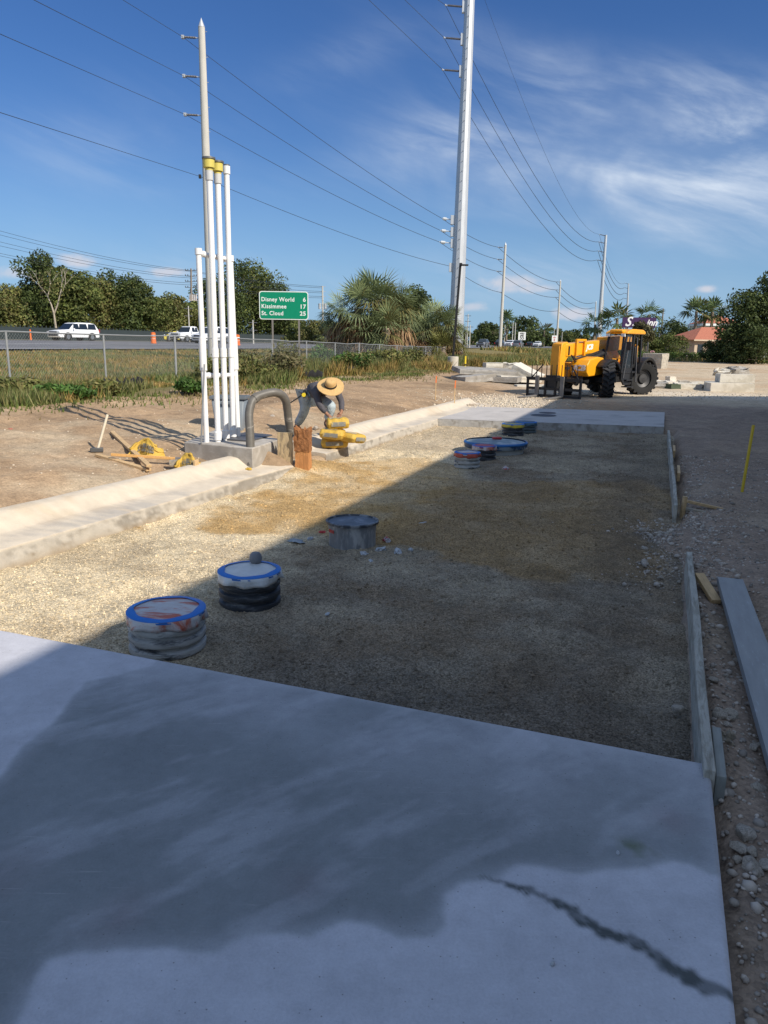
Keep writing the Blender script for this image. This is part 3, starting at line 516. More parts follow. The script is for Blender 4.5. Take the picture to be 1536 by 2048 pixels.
scrap(1105, 1928, .013, wp, 'tiny pale stone chip on the near slab', 23, 'stone_chip', 'stone', .7, .004); scrap(1236, 1706, .011, wp, 'tiny white chip beside green stain on the near slab', 24, 'stone_chip', 'stone', .7, .004)
scrap(22, 862, .16, redtape, 'bright red rag on the dirt at the far left', 25, 'red_rag', 'rag', .25, .3)
# ------------------------------------------------------------------ boulders and rocks
rock_m = M('limestone_rock', (.50, .44, .36), .9, var=.2, vs=7, bump=.6, bs=22, col2=(.34, .29, .24), cs=5)
def rockmesh(seed):
    bm = bmesh.new(); bmesh.ops.create_icosphere(bm, subdivisions=3, radius=1); r = np.random.default_rng(seed); sc = r.uniform(.7, 1.15, 3); sc[2] = .68
    pl = [(Vector(r.normal(size=3)).normalized(), r.uniform(.45, .82)) for _ in range(11)]
    for v in bm.verts:
        for n_, d_ in pl:
            k = v.co.dot(n_)
            if k > d_: v.co -= n_*(k-d_)*.96
        k = 1+.14*float(fbm(np.array([v.co.x*2+seed]), np.array([v.co.y*2+v.co.z*1.3]), seed, 4, .6)[0]); v.co = Vector((v.co.x*sc[0]*k, v.co.y*sc[1]*k, v.co.z*sc[2]*k))
    me = bpy.data.meshes.new('limestone_rock'); bm.to_mesh(me); bm.free(); me.materials.append(rock_m); me.polygons.foreach_set('use_smooth', [True]*len(me.polygons)); me.set_sharp_from_angle(angle=R_(24)); return me
RM = [rockmesh(i) for i in range(7)]
def rock(x, y, wpx, label=None, zb=-.07, group=None, seed=0):
    p = G(x, y, zb); d = np.linalg.norm(p-[0, 0, CH]); s = wpx/FP*d/2; o = bpy.data.objects.new('limestone_rock', RM[seed % 7]); COL.objects.link(o)
    o.location = (p[0], p[1], p[2]+s*.18); o.scale = (s*1.05,)*3; o.rotation_euler = (rnd.uniform(-.3, .3), rnd.uniform(-.3, .3), rnd.uniform(0, 6)); return tag(o, label or 'rounded grey limestone rock lying in the loose dirt right of the form boards', 'rock', group or ('limestone rocks along the form boards' if not label else None))
for i, (x, y, w, l) in enumerate(((1492, 1672, 40, 'largest pale rock on top of the cluster beside the slab corner'), (1478, 1700, 28, 'pale rock at the left of the rock cluster beside the slab'), (1504, 1706, 32, 'pale rock in the middle of the rock cluster beside the slab'), (1475, 1722, 20, 'small pale rock low in the cluster beside the slab'), (1505, 1740, 38, 'flat pale rock at the bottom of the rock cluster beside the slab'), (1530, 1735, 30, 'grey rock at the frame edge beside the rock cluster'),
        (1455, 1145, 21, 'rounded rock at the far end of the grey metal plank'), (1441, 1432, 36, 'long pale rock leaning at the near end of the form board'), (1461, 1428, 24, 'small dark rock behind the long pale rock by the form board'), (1454, 1452, 24, 'mid grey rock just below the long pale rock'), (1355, 1418, 28, 'lone rock on the pit gravel left of the form board'), (1427, 1362, 20, 'rock touching the form board halfway along'))):
    rock(x, y, w, l, seed=i, zb=-.16 if x == 1355 else -.07)
for i in range(90):
    if i < 45: x, y = G(0, 0), 0; a = rnd.uniform(2., 6.2); b = rnd.uniform(.42, .60) if a > 3.3 else rnd.uniform(.4, 1.2)
    elif i < 78: a = rnd.gauss(7.6, .6); b = rnd.gauss(.08, .12)
    else: a = rnd.uniform(6, 16); b = rnd.uniform(.4, 2.5)
    p = Wp(a, b); s = rnd.uniform(.012, .034)*(1.25 if 45 <= i < 78 else 1); o = bpy.data.objects.new('limestone_rock', RM[i % 7]); COL.objects.link(o)
    o.location = (p[0], p[1], max(hz(p), -.18 if b < .3 else -9)+s*.12); o.scale = (s,)*3; o.rotation_euler = (rnd.uniform(-.5, .5), rnd.uniform(-.5, .5), rnd.uniform(0, 6))
    if i < 45: tag(o, 'small rounded rock in the dirt strip between form board and slab edge', 'rock', 'small rocks in the dirt strip')
    elif i < 78: tag(o, 'dusty rock in the spoil spilling between the two form boards', 'rock', 'rocks in the spoil spill')
    else: tag(o, 'scattered small rock on the shaded dirt lane at right', 'rock', 'scattered rocks on the dirt lane')
# ------------------------------------------------------------------ form boards, stakes, plank
wood = M('weathered_wood', (.36, .30, .22), .85, var=.22, vs=5, stretch=(9, 1, 9), bump=.5, bs=18, col2=(.30, .29, .26), cs=3, cthr=(.45, .65))
freshw = M('fresh_wood', (.55, .38, .20), .8, var=.22, vs=5, stretch=(8, 1.2, 8), bump=.3, bs=20); orangew = M('orange_wood', (.60, .34, .12), .75, var=.2, vs=5, stretch=(8, 1, 8))
paleb = M('cement_dusted_board', (.44, .42, .36), .9, var=.2, vs=6, stretch=(7, 1, 3), bump=.45, bs=20, col2=(.30, .28, .23), cs=4)
def board(name, a0, b0, a1, b1, z0, z1, th, mat, label, cat='board', sub=True, cap=None):
    c = Wp((a0+a1)/2, (b0+b1)/2); t = thing(name, label, cat, (c[0], c[1], 0), SITE); L = math.hypot(a1-a0, b1-b0); ang = math.atan2(-(b1-b0), a1-a0)
    n = 24; V = []
    for i in range(n+1):
        y = L*(i/n-.5); wv = .004*math.sin(y*2.3+1)
        for x, z in ((-th/2, z0), (-th/2, z1), (th/2, z1), (th/2, z0)): V.append(Matrix.Rotation(ang, 3, 'Z') @ Vector((x+wv, y, z+.004*math.sin(y*3.1))))
    F = [(i*4+k, i*4+(k+1) % 4, i*4+4+(k+1) % 4, i*4+4+k) for i in range(n) for k in range(4)]+[(0, 1, 2, 3), (n*4+3, n*4+2, n*4+1, n*4)]
    mk('plank', V, F, mat, t, bevel=.004, smooth=30); return t
t1 = board('form_board', 2.98, .318, 6.5, .335, -.24, .035, .045, paleb, 'near form board on edge from the slab corner along the pit', 'form board')
t1b = board('form_board', 3.0, .362, 3.42, .364, -.2, .012, .04, M('wet_grey_wood', (.26, .27, .25), .85, var=.2, stretch=(7, 1, 3)), 'short grey board doubled outside the near form board end', 'form board')
t2 = board('form_board', 8.45, .25, 16.4, .19, -.22, .035, .04, paleb, 'long far form board on edge running to the far slab', 'form board')
for (a, b, l) in ((11.2, .33, 'short wood block nailed behind the far form board, nearer one'), (13.6, .29, 'short wood block nailed behind the far form board, farther one')):
    board('wood_cleat', a-.35, b-.02, a+.35, b-.02, -.1, .02, .04, freshw, l, 'wood cleat')
def plank(p, q, w, h, mat, label, name='wood_plank', cat='plank', up=(0, 0, 1)):
    p, q = Vector(p), Vector(q); c = (p+q)/2; o = B(MB().bar(p-c, q-c, w, h, up), name, mat, None, 30, .004, tuple(c)); return tag(o, label, cat)
p = Wp(8.65, .32); plank((p[0], p[1], -.25), (p[0]+.02, p[1], .10), .05, .04, freshw, 'upright wood stake behind the near end of the far form board', 'wood_stake', 'stake')
q = Wp(8.95, .72); plank((p[0]+.03, p[1], .05), (q[0], q[1]-.1, -.05), .07, .03, freshw, 'slanting wood brace propped behind the far form board', 'wood_brace', 'brace')
q2 = Wp(8.6, .62); plank((p[0]+.03, p[1]-.03, -.03), (q2[0], q2[1], -.06), .07, .03, wood, 'low wood kicker lying under the slanting brace', 'wood_brace', 'brace')
p = Wp(5.95, .39); q = Wp(5.6, .50); plank((p[0], p[1], .0), (q[0], q[1], -.09), .07, .035, freshw, 'short wood wedge behind the near form board far end', 'wood_stake', 'stake')
p = Wp(3.72, .44); o = scrap(1450, 1480, .06, wood, 'broken wood block end beside the near form board', 31, 'wood_block', 'block', .9, -.06)
alu = M('galvanised_plank', (.30, .30, .29), .6, metal=.0, var=.14, vs=3, stretch=(6, 1, 1), col2=(.36, .37, .38), cs=14, cthr=(.60, .66), bump=.1)
p0 = G(1460, 1158, .0); p1 = p0+(G(1532, 1480, .0)-G(1440, 1160, .0))*1.35; c = (p0+p1)/2; L = np.linalg.norm(p1-p0); an = math.atan2(p0[1]-p1[1], p0[0]-p1[0])-math.pi/2
t = thing('metal_plank', 'long grey metal plank lying flat on the dirt right of the form board', 'metal plank', (c[0], c[1], -.03), an)
mb = MB(); mb.box((0, 0, .035), (.165, L, .006)); B(mb, 'deck', alu, t)
mb = MB(); mb.box((-.085, 0, .014), (.006, L, .05)); B(mb, 'side_lip', alu, t); mb = MB(); mb.box((.085, 0, .014), (.006, L, .05)); B(mb, 'side_lip', alu, t)
# yellow stake
p = G(1482, 993, -.06); q = D(1507, 850, p[1]+.02)
t = thing('marker_stake', 'thin yellow flat marker stake standing in a lump of black dirt', 'stake', p); d = Vector(q-p)
B(MB().bar((0, 0, -.05), d, .042, .02), 'post', M('yellow_stake_paint', (.60, .43, .03), .6, var=.1, vs=6), t, bevel=.003)
V = rockmesh(9); ob = bpy.data.objects.new('black_dirt', V); COL.objects.link(ob); V.materials.clear(); V.materials.append(M('black_dirt', (.02, .018, .016), .9, bump=.8, bs=30)); ob.scale = (.10, .07, .035); ob.parent = t
# ------------------------------------------------------------------ vent pipe rack on its concrete pad
pvc = M('white_pvc', (.80, .80, .79), .3, var=.02, vs=3, spec=.5); pad_m = M('pad_concrete', (.42, .39, .35), .85, var=.15, vs=6, bump=.3, bs=50, col2=(.33, .30, .26), cs=2.5)
pc = G(450, 888, .3); padz = .3
PADQ = [tuple(G(368, 884, padz)[:2]), tuple(G(505, 896, padz)[:2]), tuple(G(562, 878, padz)[:2]), tuple(G(435, 857, padz)[:2])]
t = thing('concrete_pad', 'rough grey concrete pad carrying the white pipe rack', 'pad', (*PADQ[0], .0))
mb = MB(); mb.prism([(x-PADQ[0][0], y-PADQ[0][1]) for x, y in PADQ], -.1, padz, 'z'); B(mb, 'block', pad_m, t, 30, .015)
mb = MB(); q = [G(440, 880, padz), G(500, 884, padz), G(545, 872, padz), G(490, 867, padz)]; mb.prism([(x[0]-PADQ[0][0], x[1]-PADQ[0][1]) for x in q], padz+.004, padz+.022, 'z'); B(mb, 'steel_plate', M('dark_plate', (.12, .12, .13), .5, .4), t)
r0 = D(412, 872, 10.45); rack = thing('vent_pipe_rack', 'tall rack of three white plastic vent pipes on two shorter white posts', 'pipe rack', (r0[0], r0[1], padz))
def rel(p): return Vector((p[0]-r0[0], p[1]-r0[1], p[2]-padz))
ycap = M('yellow_cap', (.62, .52, .12), .5, var=.08, vs=12); capg = M('grey_cap_disc', (.16, .16, .16), .5, .4)
def vpipe(tx, ty, bx, by, Y, r, cap):
    T = rel(D(tx, ty, Y)); Bm = rel(D(bx, by, Y)); Bm.z = .0; d = (T-Bm).normalized(); mb = MB(); mb.tube([Bm, T], r, 16)
    lo = Bm+d*.13; mb.tube([Bm+d*.02, Bm+d*.03, Bm+d*.14, Bm+d*.15], [r*1.1, r*1.35, r*1.35, r*1.1], 16)
    for k in (.33,): mb.tube([Bm+d*(1.18), Bm+d*1.3], r*1.25, 16)
    pp = B(mb, 'vent_pipe', pvc, rack)
    if cap: 
        B(MB().tube([T-d*.14, T-d*.02], r*1.28, 16), 'coupling', M('pipe_coupling', (.55, .55, .54), .4), pp)
        B(MB().tube([T-d*.02, T+d*.012, T+d*.014, T+d*.12], [r*1.3, r*1.3, r*1.85, r*1.9], 20), 'vent_cap', ycap, pp); B(MB().tube([T+d*.118, T+d*.14], r*2.2, 20), 'cap_disc', capg, pp)
    else:
        B(MB().tube([T-d*.09, T+d*.01], r*1.3, 16), 'coupling', pvc, pp); B(MB().tube([T+d*.008, T+d*.03], r*1.2, 16), 'cap_disc', capg, pp)
vpipe(418, 338, 436, 872, 10.5, .040, True); vpipe(435, 345, 452, 868, 10.7, .040, True); vpipe(453, 334, 466, 862, 10.9, .038, False)
PL0, PL1 = rel(D(397, 506, 10.45)), rel(D(413, 876, 10.45)); PR0, PR1 = rel(D(461, 520, 11.0)), rel(D(476, 860, 11.0)); PL1.z = PR1.z = 0
def post(T, Bm):
    d = (T-Bm).normalized(); mb = MB(); mb.tube([Bm, T], .037, 16); mb.tube([Bm+d*1.0, Bm+d*1.45], .05, 16); mb.tube([T-d*.02, T+d*.06], .048, 16); B(mb, 'post', pvc, rack)
post(PL0, PL1); post(PR0, PR1)
def cross(k):
    a = PL1.lerp(PL0, k); b = PR1.lerp(PR0, k); mb = MB(); mb.tube([a, b], .03, 12)
    for f in (.14, .38, .62, .86): mb.tube([a.lerp(b, f-.05), a.lerp(b, f+.05)], .043, 12)
    B(mb, 'crossbar', pvc, rack)
cross(1.0); cross(.365)
# grey metal rod leaning on the rack
q = D(402, 880, 10.3); plank((q[0], q[1], .3), tuple(D(409, 728, 10.35)), .022, .022, M('grey_rod', (.30, .31, .32), .5, .4), 'thin grey metal rod leaning against the left post of the rack', 'metal_rod', 'rod')
# bent conduit hoop
cm = M('scuffed_grey_conduit', (.13, .12, .105), .5, var=.2, vs=5, stretch=(1, 1, 3), col2=(.30, .28, .25), cs=5, cthr=(.58, .68))
pts = [(501, 912), (500, 870), (498, 830), (503, 806), (512, 795), (526, 789), (546, 785), (560, 788), (570, 798), (574, 815), (577, 840), (581, 868)]
P = [];
for i, (x, y) in enumerate(pts): P.append(D(x, y, 10.0+.75*i/11))
P[0][2] = .05; c = P[0].copy(); t = thing('bent_conduit', 'scuffed dark grey conduit bent into an upside-down U at the kerb end', 'conduit', (c[0], c[1], 0))
pp = [Vector(p-[c[0], c[1], 0]) for p in P]; sp_ = []
for i in range(len(pp)-1):
    p0_, p1_, p2_, p3_ = pp[max(i-1, 0)], pp[i], pp[i+1], pp[min(i+2, len(pp)-1)]
    for k in range(5): u = k/5; sp_.append(.5*((2*p1_)+(p2_-p0_)*u+(2*p0_-5*p1_+4*p2_-p3_)*u*u+(3*p1_-p0_-3*p2_+p3_)*u**3))
sp_.append(pp[-1]); B(MB().tube(sp_, .058, 18), 'pipe', cm, t, 60); B(MB().tube([sp_[18], sp_[21]], .066, 18), 'coupling', cm, t)
# wheelie bin behind the rack
t = thing('grey_tote', 'dark grey plastic tote bin standing on the dirt behind the pipe rack', 'bin', G(462, 862, .18), SITE+.35)
tm = M('grey_bin_plastic', (.13, .15, .17), .5, var=.15, vs=6); tb = M('grey_bin_front', (.20, .23, .26), .5, var=.15, vs=6)
mb = MB(); v = [(-.22, -.16), (.22, -.16), (.22, .16), (-.22, .16)]; V = [(x, y, 0) for x, y in v]+[(x*1.28, y*1.28, .58) for x, y in v]
mk('tub', V, [(0, 1, 2, 3), (0, 1, 5, 4), (1, 2, 6, 5), (2, 3, 7, 6), (3, 0, 4, 7)], tb, t, bevel=.02, smooth=30).modifiers.new('thick', 'SOLIDIFY').thickness = .012
mb = MB(); mb.box((0, -.215, .585), (.62, .03, .05)); mb.box((0, .215, .585), (.62, .03, .05)); mb.box((-.295, 0, .585), (.03, .40, .05)); mb.box((.295, 0, .585), (.03, .40, .05)); B(mb, 'rim', tm, t, bevel=.005)
mb = MB(); mb.box((.04, -.235, .50), (.30, .02, .035)); B(mb, 'handle', tm, t)
# wooden board and torn orange-brown foam block in the kerb gap
p = G(571, 949, -.15); BY = p[1]; t = thing('plywood_board', 'upright pale wood board standing in the kerb gap', 'board', (p[0], p[1], -.2), SITE+.12)
hgt = D(571, 865, BY)[2]+.2; mb = MB(); mb.box((0, 0, hgt/2), (.225, .022, hgt)); B(mb, 'panel', M('stained_board', (.50, .38, .22), .85, var=.2, vs=4, stretch=(6, 6, 1), bump=.3, bs=20, col2=(.27, .21, .14), cs=5, cthr=(.48, .62)), t, bevel=.003)
p = G(607, 951, -.15); FY = p[1]; t = thing('foam_block', 'torn rusty orange block standing beside the wood board', 'block', (p[0], p[1], -.2), SITE+.1)
def rough(w, d, h, z0, seed, amp, top, nx=14, nz=34):
    V, F = [], []; per = [(-w/2+w*i/nx, -d/2) for i in range(nx)]+[(w/2, -d/2+d*i/nx) for i in range(nx)]+[(w/2-w*i/nx, d/2) for i in range(nx)]+[(-w/2, d/2-d*i/nx) for i in range(nx)]; m = len(per)
    for j in range(nz+1):
        for k, (x, y) in enumerate(per):
            jag = top*float(fbm(np.array([x*26+seed]), np.array([y*26]), seed+5, 3)[0])*(j/nz)**3
            f = 1+amp*float(fbm(np.array([x*30+seed]), np.array([(z0+h*j/nz)*9+y*30]), seed, 4, .7)[0]); V.append((x*f, y*f, z0+h*j/nz+jag))
    for j in range(nz):
        for k in range(m): F.append((j*m+k, j*m+(k+1) % m, (j+1)*m+(k+1) % m, (j+1)*m+k))
    V.append((0, 0, z0+h-.03)); c_ = len(V)-1
    for k in range(m): F.append((nz*m+k, nz*m+(k+1) % m, c_))
    return V, F
H2 = D(607, 857, FY)[2]+.2
V, F = rough(.20, .13, H2*.66, 0, 3, .10, .02); mk('lower_block', V, F, M('orange_fibre', (.55, .25, .09), .9, var=.3, vs=7, stretch=(7, 7, .8), bump=.8, bs=22), t, smooth=60)
V, F = rough(.22, .15, H2*.44, H2*.56, 8, .26, .09); mk('torn_top', V, F, M('brown_fibre', (.30, .13, .05), .95, var=.4, vs=14, bump=1., bs=26), t, smooth=60)
# soil heaps in the gap
def heap(name, p, rx, ry, h, mat, label, seed, rz=0., cat='heap'):
    V, F = [], []; n, m = 18, 40
    for i in range(n+1):
        for k in range(m):
            r = i/n; a = 2*math.pi*k/m; x, y = math.cos(a)*r, math.sin(a)*r; z = h*(1-r)**1.0*(1-.25*(1-r))+.10*h*float(fbm(np.array([x*3+seed]), np.array([y*3]), seed, 4, .6)[0])*(1 if i < n else 0)
            if i == n: z = -.15*h-.02
            V.append((x*rx*(1+.12*math.sin(3*a+seed)), y*ry*(1+.1*math.sin(2*a+seed)), z))
    for i in range(n):
        for k in range(m): F.append((i*m+k, i*m+(k+1) % m, (i+1)*m+(k+1) % m, (i+1)*m+k))
    o = mk(name, V, F, mat, None, smooth=80, loc=tuple(p)); o.rotation_euler = (0, 0, rz); return tag(o, label, cat)
soil = M('loose_soil', (.30, .21, .13), .95, var=.3, vs=9, bump=1., bs=26)
p = Wp(9.65, -5.35, -.12); heap('soil_heap', G(538, 935, -.05), .42, .34, .30, soil, 'loose brown soil heaped in the kerb gap behind the board', 2, .4, 'soil heap')
p = Wp(9.7, -4.75, -.2); heap('soil_heap', p, .75, .45, .14, soil, 'low brown soil spill in front of the kerb gap', 5, .4, 'soil heap')
# bags
bagy = M('yellow_cement_bag', (.56, .36, .06), .65, var=.18, vs=6, bump=.5, bs=16); bagg = M('grey_bag_print', (.22, .22, .20), .6, var=.2, vs=12, col2=(.48, .36, .12), cs=22, cthr=(.55, .6)); bagt = M('dusty_bag_panel', (.46, .38, .24), .7, var=.15, vs=8)
def bag(pos, L, Wd, Hh, rz, label, seed, tilt=(0, 0), panel=True):
    t = thing('cement_bag', label, 'cement bag', pos, rz); t.rotation_euler = (tilt[0], tilt[1], rz); n, m = 26, 18
    def surf(u, v_, sgn):
        e = max(0, (1-abs(u)**9))*max(0, (1-abs(v_)**7)); wr = .16*float(fbm(np.array([u*4+seed]), np.array([v_*3+sgn]), seed, 3)[0])+.03*math.sin(u*9+seed)
        return Vector((u*L/2*(1-.05*abs(v_)**3), v_*Wd/2*(1-.06*abs(u)**3+.02*math.sin(u*11+seed)), Hh/2+sgn*Hh/2*(e**.40)*(1+wr)))
    V, F = [], []
    for s_ in (1, -1):
        o = len(V)
        for i in range(n+1):
            for j in range(m+1): V.append(surf(i/n*2-1, j/m*2-1, s_))
        for i in range(n):
            for j in range(m): F.append((o+i*(m+1)+j, o+i*(m+1)+j+1, o+(i+1)*(m+1)+j+1, o+(i+1)*(m+1)+j))
    mk('sack', V, F, bagy, t, smooth=70)
    if panel:                              # printed panels, on the long side and on top
        V, F = [], []
        for i in range(15):
            for j in range(6):
                u = -.66+1.3*i/14; z = .28+.42*j/5; pt = surf(u, -.985, 1); V.append((pt.x, -Wd/2*(.955+.07*math.sin(math.pi*z))-.004*0-.006, Hh*z))
        for i in range(14):
            for j in range(5): F.append((i*6+j, (i+1)*6+j, (i+1)*6+j+1, i*6+j+1))
        mk('printed_band', V, F, bagg, t, smooth=60)
        V, F = [], []
        for i in range(15):
            for j in range(9): pt = surf(-.7+1.1*i/14, -.55+1.1*j/8, 1); pt.z += .004; V.append(pt)
        for i in range(14):
            for j in range(8): F.append((i*9+j, (i+1)*9+j, (i+1)*9+j+1, i*9+j+1))
        mk('top_print', V, F, bagt, t, smooth=60)
    return t
def onp(px, py, Y): return D(px, py, Y)
bag(G(670, 894, .02), .46, .34, .165, .05, 'lowest cement bag lying at the kerb edge under the others', 1, (0.02, -.05))
bag(G(703, 884, .12), .42, .33, .15, 1.0, 'grey-topped cement bag lying crosswise at the right of the pile', 2, (.1, .12))
bag(G(665, 877, .185), .40, .30, .155, -.18, 'middle cement bag of the pile, left side', 3, (.03, .06))
bag(G(676, 857, .34), .37, .28, .17, .15, 'topmost cement bag, held by the bending worker', 4, (0, -.04))
def emptybag(px, py, Y, w, h, label, seed, rz, lean=.5):
    p = D(px, py, Y); t = thing('empty_cement_bag', label, 'empty bag', (p[0], p[1], hz(p)), rz); V, F = [], []; n, m = 24, 14
    for i in range(n+1):
        for j in range(m+1):
            u, w_ = i/n, j/m; k = float(fbm(np.array([u*3.5+seed]), np.array([w_*2.5]), seed, 4, .6)[0]); x = (u-.5)*w*(1-.18*w_*(1+k)); z = h*w_*(1+.25*math.sin(3.1*u)+.15*k)*(.55+.45*math.sin(math.pi*min(1, u*1.15))); V.append((x, lean*z+.07*k+.05*math.sin(u*7), z))
    for i in range(n):
        for j in range(m): F.append((i*(m+1)+j, (i+1)*(m+1)+j, (i+1)*(m+1)+j+1, i*(m+1)+j+1))
    o = mk('sack', V, F, bagy, t, smooth=70); o.modifiers.new('thick', 'SOLIDIFY').thickness = .03
    ink = M('dark_bag_print', (.14, .13, .11), .7)
    for r_, (sc_, wz) in enumerate(((.030, .30), (.05, .48))):
        V, F = [], []
        for q in range(11):
            u0 = .22+.55*q/11; u1 = u0+.035+.012*math.sin(q*5.)
            for (u, w_) in ((u0, wz), (u1, wz), (u1+.01, wz+sc_/h*.9), (u0+.01, wz+sc_/h*.9)):
                k = float(fbm(np.array([u*3.5+seed]), np.array([w_*2.5]), seed, 4, .6)[0]); x = (u-.5)*w*(1-.18*w_*(1+k)); z = h*w_*(1+.25*math.sin(3.1*u)+.15*k)*(.55+.45*math.sin(math.pi*min(1, u*1.15))); V.append((x, lean*z+.07*k+.05*math.sin(u*7)-.034, z))
            F.append((4*q, 4*q+1, 4*q+2, 4*q+3))
        mk('print_line', V, F, ink, o, recalc=False)
    return t
emptybag(292, 918, 9.9, .50, .19, 'larger empty yellow cement bag crumpled behind the planks', 3, .05, .6)
emptybag(378, 922, 9.35, .36, .19, 'smaller empty yellow cement bag propped at the pad corner', 7, .25, .4)
# ------------------------------------------------------------------ planks and tools on the dirt
def gp(px, py, dz=0., it=4):
    z = .15
    for _ in range(it): z = hz(G(px, py, z+dz))
    return G(px, py, z+dz)
plank(gp(194, 910, .03), gp(298, 940, .03), .075, .035, freshw, 'pale wood plank lying lowest on the dirt, pointing at the kerb')
plank(gp(224, 864, .03), gp(298, 932, .09), .065, .035, freshw, 'reddish wood plank slanting across the other plank and the handle')
plank(G(338, 926, .16), G(388, 923, .17), .09, .07, wood, 'short timber block lying in front of the smaller empty bag')
plank(G(388, 929, .17), G(396, 927, .17), .03, .11, freshw, 'sawn pale end block at the kerb beside the smaller empty bag')
plank(gp(222, 909, .08), gp(350, 917, .08), .035, .035, orangew, 'round orange wood tool handle lying across the planks', 'tool_handle', 'handle')
plank(gp(340, 917, .07), gp(362, 918, .06), .045, .04, M('grey_socket', (.2, .2, .21), .5, .4), 'grey metal socket at the end of the orange handle', 'metal_socket', 'tool')
p = gp(195, 905, .035); q = D(215, 829, p[1]+.15); t = thing('sledge_hammer', 'hammer standing on its dark head with a pale handle pointing up', 'hammer', p)
B(MB().tube([(0, 0, .02), Vector(q-p)], .017, 10), 'handle', M('pale_handle', (.62, .55, .42), .7), t); mb = MB(); mb.bar((-.09, -.02, .035), (.07, .03, .035), .06, .06); B(mb, 'head', M('steel_head', (.10, .10, .10), .6, .3), t, bevel=.01)
scrap(497, 938, .07, bagy, 'torn yellow paper corner lying in the gutter of the near kerb', 33, 'paper_scrap', 'scrap', .3, .03)
# concrete rubble by the post and a white pair of stones
rock(632, 858, 17, 'pale stone on top of rubble lump left of the bag pile', zb=.12, seed=2); rock(648, 862, 13, 'second pale stone on the rubble lump left of the bags', zb=.12, seed=4)
rock(641, 884, 30, 'rough rubble lump between the orange block and the bags', zb=.02, seed=3); rock(545, 835, 12, 'small pale stone on the dirt seen through the conduit hoop', zb=.25, seed=5)

# ------------------------------------------------------------------ foliage
leafm = M('leaf_green', rough=.6, attr='tint', var=.12, vs=1.2, trans=.22, spec=.25); barkm = M('grey_bark', (.20, .16, .12), .9, var=.25, vs=6, bump=.5, bs=12, stretch=(1, 1, .3)); palebark = M('pale_bark', (.36, .31, .24), .9, var=.2)
def leaves(centers, radii, n, size, cols, seed, elong=1.0, shell=.45, droop=0.):
    r = np.random.default_rng(seed); centers = np.array(centers, float); radii = np.array(radii, float); k = len(centers); w = (radii.prod(1))**.67; w /= w.sum(); ix = r.choice(k, n, p=w)
    d = r.normal(size=(n, 3)); d /= np.linalg.norm(d, axis=1)[:, None]; rad = shell+(1.06-shell)*r.random(n)**.6; rad *= 1+.13*np.sin(d[:, 0]*7+ix)*np.cos(d[:, 2]*6+ix*2)
    pos = centers[ix]+d*radii[ix]*rad[:, None]; nr = d*.8+r.normal(size=(n, 3))*.75; nr[:, 2] += .25; nr /= np.linalg.norm(nr, axis=1)[:, None]
    t = np.cross(nr, r.normal(size=(n, 3))); t /= np.linalg.norm(t, axis=1)[:, None]; b = np.cross(nr, t); s = (size*r.uniform(.5, 1.35, n))[:, None]
    V = np.stack([pos+t*s*elong, pos+b*s*.55+nr*s*.12, pos-t*s*elong, pos-b*s*.55+nr*s*.12], 1); cols = np.array(cols); bc = r.uniform(.72, 1.25, k)
    c = cols[r.integers(0, len(cols), n)]*bc[ix][:, None]*r.uniform(.7, 1.35, n)[:, None]; return V.reshape(-1, 3), np.arange(4*n).reshape(n, 4), np.repeat(c, 4, 0)
OAKC = [(.095, .12, .03), (.125, .15, .04), (.155, .165, .05), (.07, .095, .026)]; YELC = [(.15, .155, .045), (.115, .135, .04), (.18, .16, .06)]; DARKC = [(.065, .09, .026), (.085, .11, .034), (.045, .065, .02)]
def tree(name, label, cat, pos, h, w, seed, cols=OAKC, n=5200, base=.08, size=None, group=None, trunk=True, blobs=22, shape=1.0, mat=barkm, tallness=1.0):
    r = np.random.default_rng(seed); t = thing(name, label, cat, pos, 0, group); C_, R2 = [], []
    for i in range(blobs):
        z = base+(1-base)*(.10+.82*r.random()); q = max(.85 if base == 0 and z < .45 else .18, math.sin(math.pi*min(.98, max(.06, (z-base*.4)/(1.12-base*.4)))**(.75*shape))); a = r.uniform(0, 6.28); rr = w/2*q*math.sqrt(r.random())*.80
        C_.append((rr*math.cos(a), rr*math.sin(a), z*h)); k = r.uniform(.13, .27)*min(w, h*1.1)*(.75 if z > .8 else 1); R2.append((k, k, k*r.uniform(.6, .9)))
    V, F, C = leaves(C_, R2, n, size or .024*h+.05, cols, seed); npmesh('crown', V, F, leafm, C, t)
    if trunk:
        mb = MB(); tw = .022*h; mb.tube([(0, 0, -.3), (.02*h, 0, h*.25), (-.01*h, .01*h, h*.5), (0, 0, h*.8)], [tw*1.3, tw, tw*.7, tw*.25], 8)
        for i in range(0, blobs, 3):
            c = Vector(C_[i]); s0 = Vector((0, 0, min(h*.5, c.z*.6))); mb.tube([s0, s0.lerp(c, .55)+Vector((0, 0, -.03*h)), c], [tw*.5, tw*.3, tw*.1], 5)
        B(mb, 'trunk', mat, t)
    return t
def gz(px, Y, b=None):                    # ground point under an image column at depth Y
    p = D(px, 690, Y); return np.array([p[0], p[1], hz(p)-.05])
def hgt(px, py, Y, zb): return D(px, py, Y)[2]-zb
